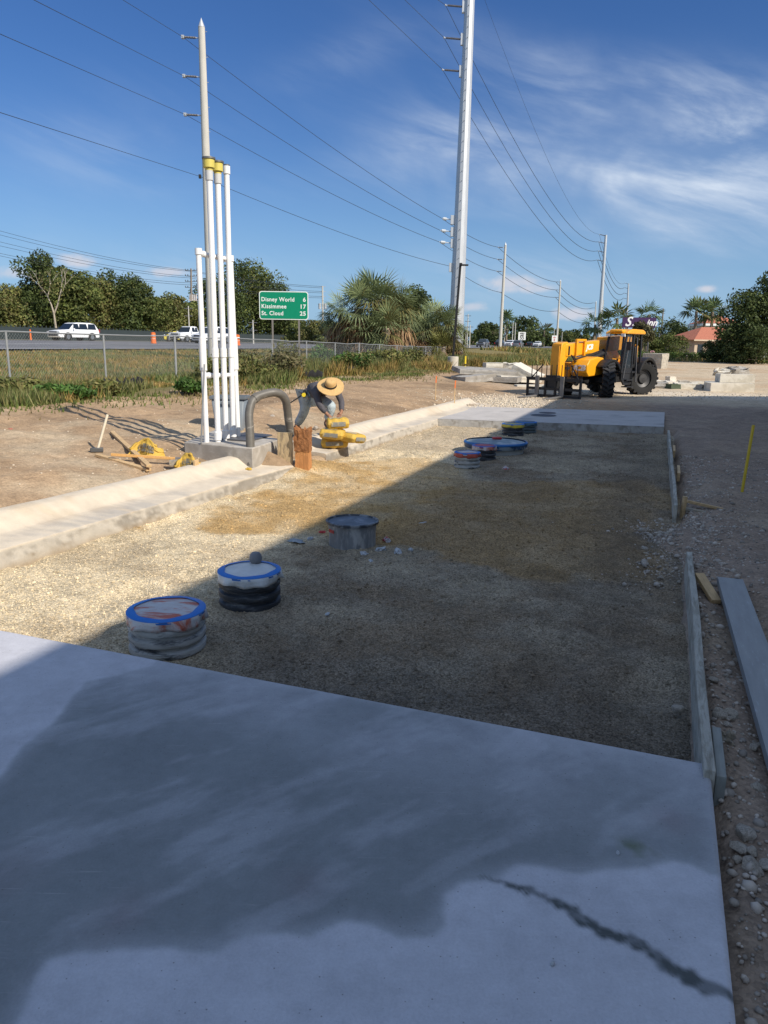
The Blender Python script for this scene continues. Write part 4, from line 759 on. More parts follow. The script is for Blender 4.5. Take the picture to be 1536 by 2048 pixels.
LEFT = [(12, 562, 92, 6.5, 1, 'broad tree at the left edge behind the dark slat fence', YELC), (52, 575, 96, 6, 2, 'low rounded tree left of the tallest roadside tree', OAKC), (92, 497, 95, 6.4, 3, 'tallest roadside tree, with a high uneven crown above the white car', DARKC), (118, 515, 98, 5.6, 4, 'high narrow crown touching right side of the tallest roadside tree', OAKC),
 (155, 540, 97, 7.5, 5, 'dense oak behind the white car roof', OAKC), (196, 548, 100, 7.2, 6, 'dense olive oak right of the white car', YELC), (240, 543, 102, 8.6, 7, 'big dark oak in the middle of the left treeline', DARKC), (282, 560, 103, 7.5, 8, 'sloping oak right of the big dark one', OAKC), (318, 590, 106, 5.5, 9, 'lower yellowish tree left of the bucket truck pole', YELC), (352, 588, 108, 6.5, 10, 'rounded bush-like tree behind the yellow car', YELC),
 (385, 604, 112, 6.4, 11, 'low tree behind the white pickup', OAKC), (436, 552, 118, 8, 12, 'tree crown seen between the white vent pipes', DARKC), (478, 520, 122, 9.5, 13, 'large dark oak right of the pipe rack', DARKC), (512, 514, 124, 9.5, 14, 'highest crown of the oak group left of the green sign', OAKC), (540, 545, 125, 8, 15, 'oak shoulder falling toward the green road sign', DARKC), (572, 620, 128, 7, 16, 'low oak mass behind the green road sign', OAKC)]
for px, py, Y, w, sd_, lab, cc in LEFT:
    p = gz(px, Y); tree('roadside_oak', lab, 'tree', p, hgt(px, py, Y, p[2]), w*1.15, sd_, cc, 9500, .0, group=None, blobs=30, size=.19)
p = gz(112, 90); t = thing('bare_tree', 'pale bare-trunked tree with thin forking limbs before the tall dark tree', 'tree', p); mb = MB(); H_ = hgt(112, 520, 90, p[2])
def limb(a, d, L, r, k):
    b = a+d*L; mb.tube([a, a.lerp(b, .5)+Vector((.04*L, 0, 0)), b], [r, r*.8, r*.6], 6)
    if k: 
        for s_ in (-1, 1): limb(b, (d+Vector((s_*rnd.uniform(.2, .5), rnd.uniform(-.3, .3), .1))).normalized(), L*.68, r*.6, k-1)
limb(Vector((0, 0, -.2)), Vector((.02, 0, 1)), H_*.36, .17, 4); B(mb, 'trunk', palebark, t)
V, F, C = leaves([(0, 0, H_*.8), (.8, 0, H_*.65), (-.9, 0, H_*.7)], [(1.2, 1.2, 1.1)]*3, 350, .14, YELC, 3); npmesh('leaves', V, F, leafm, C, t)
# trees beyond the palms and along the horizon
for a in ((835, 577, 135, 10, 21, 'round dark oak behind the big palm clump', DARKC), (800, 590, 138, 9, 22, 'dark oak crown partly behind the palm fronds', DARKC), (628, 640, 110, 5, 23, 'low scrub tree right of the green sign post', YELC), (598, 640, 112, 5, 24, 'low scrub tree behind the green sign posts', OAKC), (655, 640, 108, 5, 25, 'yellow-green scrub tree behind the black car', YELC)):
    px, py, Y, w, sd_, lab, cc = a; p = gz(px, Y); tree('oak_tree', lab, 'tree', p, hgt(px, py, Y, p[2]), w, sd_, cc, 5000, .0)
FAR = [(945, 660, 300, 14, 'low far tree just right of the light pole'), (975, 650, 290, 12, 'far dark tree left of the second concrete pole'), (1000, 640, 260, 15, 'dark far tree behind the second concrete pole'), (1030, 648, 270, 14, 'far tree left of the speed limit sign'), (1052, 634, 240, 9, 'tall dark far tree above the speed limit sign'), (1078, 660, 300, 15, 'far tree right of speed limit sign'), (1105, 655, 330, 16, 'far pine-like tree behind third concrete pole'), (1135, 662, 380, 18, 'rounded far tree right of third concrete pole'), (1160, 656, 380, 16, 'rounded far tree left of the steel pole'), (1180, 668, 360, 16, 'low far tree behind the machine boom')]
for i, (px, py, Y, w, lab) in enumerate(FAR):
    p = gz(px, Y); tree('far_tree', lab, 'tree', p, hgt(px, py, Y, p[2]), w*1.5, 40+i, DARKC if i % 3 else OAKC, 2600, .0, blobs=16, size=.42)
RIGHT = [(1258, 660, 134, 5, 61, 'low brownish tree in front of the purple sign left part', YELC, 0), (1284, 639, 132, 4.6, 62, 'brownish round tree in front of the purple sign middle', [(.10, .09, .045), (.12, .11, .05), (.08, .08, .035)], 0), (1318, 650, 142, 5.5, 63, 'dull green tree right of the purple sign', OAKC, 0), (1345, 640, 165, 10, 64, 'broad flat-topped dark tree left of red-roofed house', DARKC, 0), (1362, 648, 160, 9, 65, 'dark tree touching left end of the red roof', DARKC, 0), (1340, 668, 120, 6, 66, 'mid green shrubby tree before the flat-topped one', OAKC, 0),
 (1500, 575, 92, 8.5, 71, 'big dark oak at the right edge, left crown', DARKC, 1), (1552, 532, 92, 9, 72, 'tallest dark oak cut by the right edge', DARKC, 1), (1462, 662, 94, 5.5, 73, 'low dark tree hiding the house corner', DARKC, 0), (1430, 680, 96, 4, 74, 'dark shrub in front of the house wall', DARKC, 0), (1515, 655, 88, 6, 75, 'dark undergrowth tree below the big oak', DARKC, 0), (1488, 640, 90, 5, 76, 'dark spreading limb tree left of the big oak', DARKC, 0)]
for px, py, Y, w, sd_, lab, cc, big in RIGHT:
    p = gz(px, Y); tree('site_tree', lab, 'tree', p, hgt(px, py, Y, p[2]), w, sd_, cc, 7500 if big else 3800, .18 if big else 0., blobs=30 if big else 20, size=.19 if big else None)
rw = np.random.default_rng(12); C_, R2 = [], []
for i in range(150):
    px = rw.uniform(560, 1560); Y = rw.uniform(380, 520); p = D(px, 690, Y); h = Y/FP*rw.uniform(10, 26); C_.append((p[0], Y, .5+h*.5)); R2.append((h*1.1, h*.8, h*.62))
V, F, C = leaves(C_, R2, 26000, .85, DARKC+OAKC, 77); tag(npmesh('far_wood', V, F, leafm, C), 'far-off band of woodland along the horizon', 'woodland', kind='stuff')
# ------------------------------------------------------------------ palms
def fan(V, F, C, org, dr, L, fr, col, r, nl=20, droop=.35, wide=1.):
    dr = Vector(dr).normalized(); side = dr.cross(Vector((0, 0, 1)));
    if side.length < .1: side = Vector((1, 0, 0))
    side.normalize(); up = side.cross(dr).normalized(); roll = r.uniform(-.5, .5); s2 = side*math.cos(roll)+up*math.sin(roll); hub = org+dr*L+Vector((0, 0, -.12*L)); o = len(V); w = .02
    V += [org+side*w, org-side*w, hub-side*w*.7, hub+side*w*.7]; F.append((o, o+1, o+2, o+3)); C += [col*1.1]*4
    for k in range(nl):
        a = (k/(nl-1)-.5)*math.radians(215); d = (dr*math.cos(a)+s2*math.sin(a)); ln = fr*(.72+.28*math.cos(a))*r.uniform(.85, 1.08); mid = hub+d*ln*.55+up*.05; tip = hub+d*ln+Vector((0, 0, -droop*ln*r.uniform(.5, 1.3)))
        wd = (d.cross(up)).normalized()*ln*.032*wide+up*r.uniform(-.01, .01); o = len(V); cc = col*r.uniform(.75, 1.3)
        V += [hub, mid+wd, tip, mid-wd]; F += [(o, o+1, o+2, o+3)]; C += [cc]*4
def palm(name, label, pos, h, crown, seed, nf=34, dead=10, green=(.075, .105, .04), group=None, trunk_r=.16, skirt=True, feather=False, nl=18, wide=1.):
    r = np.random.default_rng(seed); t = thing(name, label, 'palm', pos, 0, group); top = Vector((r.uniform(-.1, .1), 0, h-crown*.45)); g = np.array(green)
    mb = MB(); n = 10; mb.tube([Vector((0, 0, -.2)).lerp(top, i/n)+Vector((.05*math.sin(i), 0, 0)) for i in range(n+1)], [trunk_r*(1.25-.25*i/n)*(1+.1*(i % 2)) for i in range(n+1)], 10); B(mb, 'trunk', M('palm_bark', (.24, .19, .14), .95, var=.35, vs=14, bump=.8, bs=14), t)
    V, F, C = [], [], []
    for i in range(nf):
        el = math.asin(max(-.98, min(.98, r.uniform(-.55, 1.0)))); az = r.uniform(0, 6.28); d = (math.cos(el)*math.cos(az), math.cos(el)*math.sin(az), math.sin(el)); col = g*(1.25 if el > .3 else .9); 
        if r.random() < .18: col = np.array([.16, .14, .05])
        fan(V, F, C, top, d, crown*.38, crown*.55, col, r, nl, .08 if el > .3 else .30, wide)
    npmesh('crown', np.array([tuple(v) for v in V]), np.array(F), leafm, np.array(C), t)
    if skirt and dead:
        V, F, C = [], [], []
        for i in range(dead):
            el = r.uniform(-1.35, -.75); az = r.uniform(0, 6.28); d = (math.cos(el)*math.cos(az), math.cos(el)*math.sin(az), math.sin(el)); fan(V, F, C, top+Vector((0, 0, -.15*crown*r.random())), d, crown*.30, crown*.62, np.array([.34, .22, .12])*r.uniform(.7, 1.3), r, 12, .7)
        npmesh('dead_fronds', np.array([tuple(v) for v in V]), np.array(F), leafm, np.array(C), t)
    return t
PG = (.17, .205, .095)
for px, py, Y, cr, sd_, lab in ((715, 577, 50, 3.0, 1, 'left tall palm of the big clump behind the fence'), (752, 563, 51, 3.4, 2, 'tallest palm in the middle of the big clump'), (792, 580, 52, 3.0, 3, 'right tall palm of the big clump, leaning fronds'), (680, 600, 53, 2.4, 4, 'shorter palm at the left end of the big clump'), (770, 622, 49, 2.6, 5, 'low palm in front of the big clump with brown fronds'), (725, 630, 49.5, 2.5, 12, 'low palm at the left front of the big clump'), (868, 612, 55, 2.6, 6, 'palm left of the steel pole base'), (893, 625, 54, 2.4, 7, 'palm right beside the black light pole'), (845, 640, 54, 2.1, 8, 'short palm between the big clump and the light pole'), (882, 672, 50, 1.8, 9, 'low yellow-green palmetto at the concrete light base'), (660, 655, 70, 2.3, 10, 'small palm behind the black car'), (905, 655, 54, 1.9, 13, 'short brownish palm just right of the light pole')):
    p = gz(px, Y); h = hgt(px, py, Y, p[2]); palm('cabbage_palm', lab, p, h, cr*.92, sd_, 32 if cr > 2.5 else 24, 30 if cr > 2.3 else 14, PG if sd_ not in (9, 13) else (.14, .14, .04), trunk_r=.2)
for px, py, Y, cr, sd_, lab in ((1187, 632, 150, 3.6, 31, 'distant palm left of the second steel pole, over the machine'), (1231, 617, 146, 4.4, 32, 'distant palm left of the purple sign'), (1293, 611, 150, 3.8, 33, 'distant palm behind the purple sign top'), (1387, 602, 150, 4.2, 34, 'leftmost of the tall palms over the red roof'), (1404, 612, 154, 3.8, 35, 'middle tall palm over the red roof'), (1419, 604, 150, 4.2, 36, 'rightmost of the tall palms over the red roof'), (1012, 627, 240, 5, 37, 'thin tall palm behind the second concrete pole'), (1068, 650, 300, 5, 38, 'far palm with small crown right of the speed limit sign'), (1087, 648, 290, 5, 39, 'far thin palm left of the third concrete pole')):
    p = gz(px, Y); palm('distant_palm', lab, p, hgt(px, py, Y, p[2]), cr, sd_, 22, 0, (.10, .14, .055), trunk_r=.24, skirt=False, nl=9, wide=2.6)
# ------------------------------------------------------------------ grass and weeds
def blades(name, n, af, bf, hf, colf, seed, label, wd=.012, lean=.35, kind='grass'):
    r = np.random.default_rng(seed); a = af(r, n); b = bf(r, n, a); X = a*ua[0]+b*ub[0]; Y = a*ua[1]+b*ub[1]; Z = height(X, Y); H_ = hf(r, n, a, b); w = wd*(1+np.abs(Y)/18)
    th = r.uniform(0, 6.28, n); ld = r.normal(size=(n, 2))*lean*H_[:, None]; dx, dy = np.cos(th)*w, np.sin(th)*w
    V = np.stack([np.stack([X-dx, Y-dy, Z-.02], -1), np.stack([X+dx, Y+dy, Z-.02], -1), np.stack([X+ld[:, 0], Y+ld[:, 1], Z+H_], -1)], 1); C = np.repeat(colf(r, n, a, b), 3, 0)
    return tag(npmesh(name, V.reshape(-1, 3), np.arange(3*n).reshape(n, 3), leafm, C), label, kind, kind='stuff')
def gcols(r, n, a, b):
    k = vnoise(a*.5, b*.8, 5); pal = np.array([(.24, .195, .085), (.17, .165, .06), (.29, .235, .12), (.12, .14, .045)]); i = r.integers(0, 4, n); c = pal[i]; c = np.where((k > .55)[:, None], c*np.array([1.25, 1.05, .8]), c*np.array([.8, .95, .8])); return c*r.uniform(.7, 1.35, (n, 1))
blades('roadside_grass', 90000, lambda r, n: 9+75*r.random(n)**1.25, lambda r, n, a: -12.6-15.5*r.random(n)**1.35, lambda r, n, a, b: r.uniform(.04, .13, n)*(.6+.9*vnoise(a*.35, b*.5, 3))*(1+.8*np.exp(-((b+13.2)/.9)**2)), gcols, 5, 'dry mown grass verge between the wire fence and the road')
blades('tall_weeds', 60000, lambda r, n: 10+60*r.random(n)**1.1, lambda r, n, a: -11.2-1.9*np.abs(r.normal(size=n))*.8+.5*np.sin(a*.7), lambda r, n, a, b: r.uniform(.10, .36, n)*(.25+1.2*sm(vnoise(a*.42+3, b*.35, 8), .25, .8))*(.75+.75*sm(a, 15, 22)), gcols, 6, 'tall tangled dry and green weeds along the wire fence', .011, .3)
blades('sprouting_grass', 8000, lambda r, n: 9+36*r.random(n), lambda r, n, a: -10.6+.5*r.normal(size=n)+.4*np.sin(a*.5), lambda r, n, a, b: r.uniform(.03, .13, n), lambda r, n, a, b: np.where((vnoise(a*.6, b*2, 15) > .5)[:, None], np.array([[.11, .14, .035]]), np.array([[.22, .18, .08]]))*r.uniform(.6, 1.5, (n, 1)), 7, 'low green grass sprouting at the edge of the bare dirt', .010, .4)
blades('right_verge', 14000, lambda r, n: 105+30*r.random(n), lambda r, n, a: -25+75*r.random(n), lambda r, n, a, b: r.uniform(.2, .7, n), gcols, 9, 'rough grass along the far edge of the site', .02, .3)
blades('far_weeds', 26000, lambda r, n: 34+80*r.random(n), lambda r, n, a: -13+6*r.random(n)*sm(a, 44, 70)-1.5*r.random(n), lambda r, n, a, b: r.uniform(.2, .8, n), gcols, 10, 'brown weeds along the verge beyond the light pole', .012, .3)
def bush(px, py, Y, w, h, seed, label, cols, n=900, size=.05):
    p = D(px, py, Y); p[2] = hz(p); t = thing('weed_bush', label, 'bush', p); r = np.random.default_rng(seed)
    C_ = [(r.uniform(-.35, .35)*w, r.uniform(-.25, .25)*w, h*r.uniform(.25, .75)) for _ in range(8)]; V, F, C = leaves(C_, [(w*.24, w*.22, h*.27)]*8, n, size, cols, seed, 1.3, .2); npmesh('foliage', V, F, leafm, C, t)
    mb = MB(); [mb.tube([(0, 0, -.05), Vector(c)*.9], [.012, .005], 4) for c in C_]; B(mb, 'stems', barkm, t); return t
GRN = [(.05, .11, .02), (.07, .14, .03), (.09, .16, .04)]
bush(383, 768, 17.5, .75, .42, 1, 'bright green leafy weed just left of the pipe rack', GRN); bush(20, 786, 15, 1.5, .35, 2, 'low green weed mat at the far left of the dirt edge', YELC, 1500); bush(135, 788, 15, 1.1, .30, 3, 'low green weed tuft below the first fence posts', GRN, 1000); bush(190, 780, 16, 1.0, .32, 4, 'low weed tuft left of the black silt sheet', YELC, 900)
bush(642, 735, 34, 1.5, 1.1, 5, 'bright green shrub on the fence above the worker', GRN, 1500, .07); bush(578, 735, 33, 1.2, 1.4, 6, 'tall thin weed shrub right of the sign posts', YELC, 500, .06); bush(835, 712, 50, 2.0, 1.2, 7, 'yellow-green shrub behind the fence end post', [(.15, .16, .04), (.12, .14, .04)], 1200, .09); bush(475, 745, 22, 2.6, .85, 8, 'brown-green thicket behind the pipe rack', YELC, 2600, .05); bush(535, 748, 24, 2.6, .9, 9, 'brown thicket above the conduit hoop', [(.14, .12, .06), (.10, .10, .04)], 2600, .05); bush(745, 742, 36, 3.0, 1.0, 10, 'weedy thicket at the foot of the palms', YELC, 2600, .07); bush(805, 735, 42, 3.0, 1.1, 11, 'weedy thicket right of the palm trunks', YELC, 2400, .07); bush(700, 745, 33, 2.0, .9, 12, 'green weed clump by the short silt sheet', GRN+YELC, 1800, .06)
# ------------------------------------------------------------------ wire fence
galv = M('galvanised_steel', (.33, .34, .34), .55, .4, var=.15)
def FP_(Y): return np.array([.326*Y-13.07, Y, 0.])
fen = thing('wire_fence', 'galvanised chain-link fence running along the grass beside the road', 'fence', (*FP_(15.8)[:2], 0)); fo = FP_(15.8)
YS = [15.8+2.9*k for k in range(-3, 14)]
def ftop(Y): return hz(FP_(Y))+1.17
for i, Y in enumerate(YS):
    p = FP_(Y)-fo; z = hz(FP_(Y)); B(MB().tube([(p[0], p[1], z-.1), (p[0], p[1], z+1.17)], .024 if i % 5 else .034, 8), 'post', galv, fen)
mb = MB(); mb.tube([(*(FP_(Y)-fo)[:2], ftop(Y)+.01-.02*(k % 2)) for k, Y in enumerate(np.arange(YS[0], YS[-1]+.1, 1.45))], .019, 6); B(mb, 'top_rail', galv, fen)
V, F = [], []; Y0, Y1 = YS[0], YS[-1]; sp = .075; hgh = 1.15; Ys = np.arange(Y0, Y1-hgh, sp)
zz = height(*(np.array([FP_(y)[:2] for y in np.arange(Y0, Y1+1, .2)]).T)); gY = np.arange(Y0, Y1+1, .2)
for s_ in (0, 1):
    for y in Ys:
        ya, yb = (y, y+hgh*.95) if s_ == 0 else (y+hgh*.95, y); za = np.interp(ya, gY, zz)+.01; zb = np.interp(yb, gY, zz)+hgh; a = FP_(ya)-fo; b = FP_(yb)-fo; w = .0022; o = len(V)
        V += [(a[0], a[1]-w, za), (a[0], a[1]+w, za), (b[0], b[1]+w, zb), (b[0], b[1]-w, zb), (a[0]+w, a[1], za), (a[0]-w, a[1], za), (b[0]-w, b[1], zb), (b[0]+w, b[1], zb)]; F += [(o, o+1, o+2, o+3), (o+4, o+5, o+6, o+7)]
npmesh('wire_mesh', V, F, galv, None, fen)
blk = M('black_silt_cloth', (.02, .02, .022), .8, var=.3)
def silt(px0, px1, py, Y0_, Y1_, label):
    P0, P1 = D(px0, py, Y0_), D(px1, py, Y1_); V, F = [], []; n = 16
    for i in range(n+1):
        p = P0+(P1-P0)*i/n; z = hz(p); q = .06*math.sin(i*1.7); V += [(p[0], p[1]+q, z-.02), (p[0], p[1]+q+.05, z+.26+.08*math.sin(i*2.3)), (p[0], p[1]+q+.3, z+.20)]
    for i in range(n): F += [(3*i, 3*i+3, 3*i+4, 3*i+1), (3*i+1, 3*i+4, 3*i+5, 3*i+2)]
    o = mk('silt_sheet', V, F, blk, None, smooth=60); o.modifiers.new('thick', 'SOLIDIFY').thickness = .01; return tag(o, label, 'silt sheet')
silt(200, 285, 772, 16.5, 18, 'black silt sheet sagging in weeds at the left by the concrete lump'); silt(560, 645, 750, 24, 27, 'long black silt sheet above the worker back'); silt(655, 712, 748, 29, 32, 'short black silt sheet right of the worker hat')
rock(300, 772, 30, 'flat concrete lump at the end of the left silt sheet', zb=.45, seed=2)
scrap(165, 769, .06, M('blue_scrap', (.08, .18, .5), .6), 'small blue scrap in weeds left of the silt sheet', 41, 'blue_scrap', 'scrap', .8, .5); scrap(184, 767, .09, M('blue_scrap', (.08, .18, .5), .6), 'larger blue scrap in weeds left of the silt sheet', 42, 'blue_scrap', 'scrap', .8, .5)
p = gz(597, 26); t = thing('small_stepladder', 'tiny pale metal stepladder standing in the grass behind the worker', 'ladder', p); mb = MB(); H_ = .75
for s_ in (-1, 1): mb.bar((s_*.16, 0, 0), (s_*.06, .1, H_), .025)
B(mb, 'rails', galv, t); mb = MB(); [mb.bar((-.15+.03*k, .03*k, .12+.2*k), (.15-.03*k, .03*k, .12+.2*k), .02) for k in range(3)]; B(mb, 'rungs', galv, t)
# ------------------------------------------------------------------ road sign
gs = M('sign_green', (.0, .23, .12), .45, var=.03); ws = M('sign_white', (.78, .80, .78), .5, var=.02); sgp = D(567, 690, 44); n_ = hz(sgp)
t = thing('road_sign', 'green highway distance sign with three white lines of text on two posts', 'road sign', (sgp[0], sgp[1], n_)); px2m = 44/FP*1.015
L0, T0 = D(518, 582, 44), D(617, 640, 44); wS = L0[0]-sgp[0]; wE = T0[0]-sgp[0]; zt = L0[2]-n_+.0; zb = T0[2]-n_; cx = (wS+wE)/2; cz = (zt+zb)/2; Wd = wE-wS; Hd = zt-zb
def rrect(w, h, r, cx=0, cz=0, n=6):
    P = []
    for sx, sz, a0 in ((1, 1, 0), (-1, 1, 90), (-1, -1, 180), (1, -1, 270)):
        for k in range(n+1): a = math.radians(a0+90*k/n); P.append((cx+sx*(w/2-r)+r*math.cos(a), cz+sz*(h/2-r)+r*math.sin(a)))
    return P
B(MB().prism(rrect(Wd, Hd, .16, cx, cz), -.03, -.012), 'white_border', ws, t); B(MB().prism(rrect(Wd-.09, Hd-.09, .13, cx, cz), -.036, -.028), 'green_panel', gs, t)
ls = Hd*.205
for i, (w_, n2_) in enumerate((('Disney World', '6'), ('Kissimmee', '17'), ('St. Cloud', '25'))):
    z = zt-Hd*(.355+.245*i)
    text(w_, ls, ws, t, (wS+.12, -.042, z), (1, 0, 0), (0, 0, 1), ext=.002, off=.006, sx=.94, spc=1.10); text(n2_, ls, ws, t, (wE-.14, -.042, z), (1, 0, 0), (0, 0, 1), ext=.002, align='RIGHT', off=.008, sx=1.05, spc=1.1)
for x in (545, 598): q = D(x, 640, 44)[0]-sgp[0]; mb = MB(); mb.box((q, 0, (zb+.9)/2-.2), (.10, .04, zb+1.3)); mb.box((q, .03, (zb+.9)/2-.2), (.03, .06, zb+1.3)); B(mb, 'post', M('sign_post', (.22, .20, .18), .6, .3), t)
def smallsign(px, py0, py1, w, Y, label, lines, red=False):
    p = gz(px, Y); t = thing('traffic_sign', label, 'traffic sign', p); z1 = hgt(px, py0, Y, p[2]); z0 = hgt(px, py1, Y, p[2]); B(MB().prism(rrect(w, z1-z0, .04, 0, (z0+z1)/2), -.04, -.02), 'panel', ws, t)
    B(MB().tube([(0, 0, -.2), (0, 0, z1)], .05, 8), 'post', galv, t); ink = M('sign_ink', (.02, .02, .02), .6) if not red else M('sign_red', (.5, .03, .03), .6)
    for txt, sz, fz_ in lines: text(txt, sz, ink, t, (0, -.045, z0+(z1-z0)*fz_), (1, 0, 0), (0, 0, 1), align='CENTER', off=.01)
smallsign(1043, 664, 680, 1.15, 118, 'white SPEED LIMIT 55 sign beside the distant road', (('SPEED', .27, .74), ('LIMIT', .27, .52), ('55', .75, .08)))
smallsign(1108, 671, 684, .85, 128, 'small white sign with red letters at the third concrete pole', (('NO', .3, .6), ('X', .5, .15)), True)
for i, (px, Y, c) in enumerate(((307, 70, 'orange and white traffic drum on the far shoulder below the oaks'), (475, 72, 'orange and white traffic drum behind the pipe rack'), (62, 74, 'thin orange traffic marker left of the white car'))):
    p = D(px, 681.5, Y); p[2] = float(ROADZ(AB(p)[1]))+.06; t = thing('traffic_drum', c, 'traffic drum', p); r = .24 if i < 2 else .08
    B(MB().lathe([(r*1.1, 0), (r*1.1, .08), (r, .1), (r*.85, .95), (r*.3, 1.0), (.01, 1.0)], 14), 'body', M('drum_orange', (.75, .16, .03), .6), t)
    for z in (.3, .62): B(MB().lathe([(r*.99-z*.03, z), (r*.98-z*.03, z+.14)], 14), 'stripe', ws, t)
# ------------------------------------------------------------------ utility poles and wires
concp = M('concrete_pole', (.50, .48, .43), .85, var=.12, vs=3, stretch=(3, 3, .5), bump=.2, bs=30); steelp = M('galvanised_pole', (.50, .52, .54), .45, .35, var=.10, vs=2, stretch=(2, 2, .4)); blk2 = M('black_rubber', (.03, .03, .033), .6); bronze = M('black_paint', (.015, .015, .016), .45)
insm = M('grey_insulator', (.10, .10, .11), .4)
def tip(px, py, Y): return Vector(D(px, py, Y))
WPT = {k: [] for k in ('w1', 'w2', 'w3', 'w4', 't0', 't1', 't2', 't3')}
def upole(name, label, topx, topy, botx, Y, r0, r1, mat, n=16, cap=True):
    T = tip(topx, topy, Y); Bz = D(botx, 690, Y); zb = hz(Bz); t = thing(name, label, 'utility pole', (Bz[0], Bz[1], zb)); dT = Vector((T.x-Bz[0], 0, T.z-zb)); dirn = dT/dT.z
    B(MB().tube([Vector((0, 0, -1))-dirn*.0, dirn*(dT.z*.5), dirn*dT.z], [r0, (r0+r1)/2, r1], n), 'pole', mat, t, 25)
    if cap: B(MB().tube([dirn*dT.z, dirn*(dT.z+r1*2.6)], [r1*1.05, .005], n), 'pointed_cap', steelp, t)
    return t, dirn, dT.z, Vector((Bz[0], Bz[1], zb))
def insul(t, org, base, L, r, ribs=6, up=.0, mat=insm):    # post insulator reaching left (-x) from the pole
    b = base-org; e = b+Vector((-L, -.0, up)); P, R2 = [], []
    for i in range(ribs*2+1): P.append(b.lerp(e, .18+.72*i/(ribs*2))); R2.append(r if i % 2 else r*.6)
    o = B(MB().tube(P, R2, 10), 'insulator', mat, t); B(MB().tube([b+Vector((.05, 0, 0)), b.lerp(e, .2)], r*.45, 8), 'bracket', steelp, o); mb = MB(); mb.tube([b.lerp(e, .88), e], r*.4, 8); mb.box(e, (.12, .16, .12)); B(mb, 'clamp', steelp, o); return e+org
# near concrete pole
t, dn, Hh, og = upole('concrete_pole', 'nearest round concrete utility pole, rising behind the white pipe rack', 403, 55, 425, 36, .235, .145, concp)
for k, (px, py) in (('w1', (397, 76)), ('w2', (399, 154)), ('w3', (401, 231))):
    b = tip(px, py, 36); WPT[k].append(insul(t, og, b, .68, .055, 7, .03))
e = tip(400, 353, 36); mb = MB(); mb.box(e-og, (.1, .12, .16)); B(mb, 'cable_clamp', blk2, t); WPT['w4'].append(e)
mb = MB()
for z in np.arange(4, 15, 1.0): mb.tube([dn*z+Vector((.15, 0, 0)), dn*z+Vector((.24, -.03, 0))], .012, 5)
B(mb, 'step_bolts', steelp, t)
# big steel pole
t, dn, Hh, og = upole('steel_pole', 'huge galvanised steel transmission pole rising out of the picture by the palms', 944, -110, 911, 74, .74, .40, steelp, 12, False)
for k, (px, py, ax) in (('t1', (931, 14, 889)), ('t2', (928, 79, 886)), ('t3', (925, 143, 883))):
    b = tip(px, py, 74); a_ = tip(ax, py-3, 74); WPT[k].append(insul(t, og, b, (b-a_).length-.1, .10, 12, .12)); mb = MB(); mb.box(b-og+Vector((-.1, 0, 0)), (.4, .3, .95)); B(mb, 'mounting_plate', steelp, t)
WPT['t0'].append(tip(944, -70, 74))
for k, (px, py) in (('w1', (884, 437)), ('w2', (881, 461)), ('w3', (879, 484)), ('w4', (899, 532))):
    e = tip(px, py, 74); b = tip(907 if k != 'w4' else 904, py+3, 74); WPT[k].append(e); mb = MB(); mb.tube([e-og, b-og+Vector((.3, 0, 0))], .05, 6)
    if k != 'w4': mb.tube([(e-og).lerp(b-og, .1), (e-og).lerp(b-og, .4)], .14, 8)
    B(mb, 'strain_insulator', M('pale_insulator', (.55, .58, .60), .4), t); B(MB().box(b-og, (.55, .4, .8)), 'band_clamp', steelp, t); c = tip(930-(py-437)*.06, py+3, 74); B(MB().box(c-og, (.3, .3, .8)), 'band_clamp', steelp, t)
mb = MB(); rr = random.Random(3)
for z in np.arange(3, 36, .85): mb.tube([dn*z+Vector((-.12, -.66+.009*z, 0)), dn*z+Vector((-.12, -.78+.009*z, 0))], .03, 5)
B(mb, 'step_bolts', blk2, t)
# farther poles of both rows
for (tx, ty, bx, Y, arms, lab, kk) in ((1011, 490, 1000, 115, (495, 519, 543, 585), 'second concrete utility pole, right of the black light pole', 1), (1121, 562, 1113, 178, (564, 580, 595, 622), 'third concrete utility pole, left of the machine', 2), (1192, 604, 1187, 262, (606, 616, 626, 640), 'fourth concrete utility pole, small beside the steel pole', 3)):
    t, dn, Hh, og = upole('concrete_pole', lab, tx, ty, bx, Y, .27, .16, concp, 10)
    for k, py in zip(('w1', 'w2', 'w3', 'w4'), arms):
        b = tip(tx-(py-ty)*(tx-bx)/200-3*(115/Y), py, Y); WPT[k].append(insul(t, og, b, .85 if k != 'w4' else .2, .07, 5, .03))
for (tx, ty, bx, Y, arms, lab) in ((1212, 470, 1196, 255, (472, 487, 505, 523), 'second steel transmission pole, above the machine boom'), (1257, 567, 1251, 445, (568, 577, 588, 598), 'third steel transmission pole, small beside the purple sign')):
    t, dn, Hh, og = upole('steel_pole', lab, tx, ty, bx, Y, .8, .42, steelp, 12, False)
    for k, py in zip(('t0', 't1', 't2', 't3'), arms):
        b = tip(tx-(py-ty)*.075, py, Y); WPT[k].append(insul(t, og, b, 2.2, .14, 6, .5))
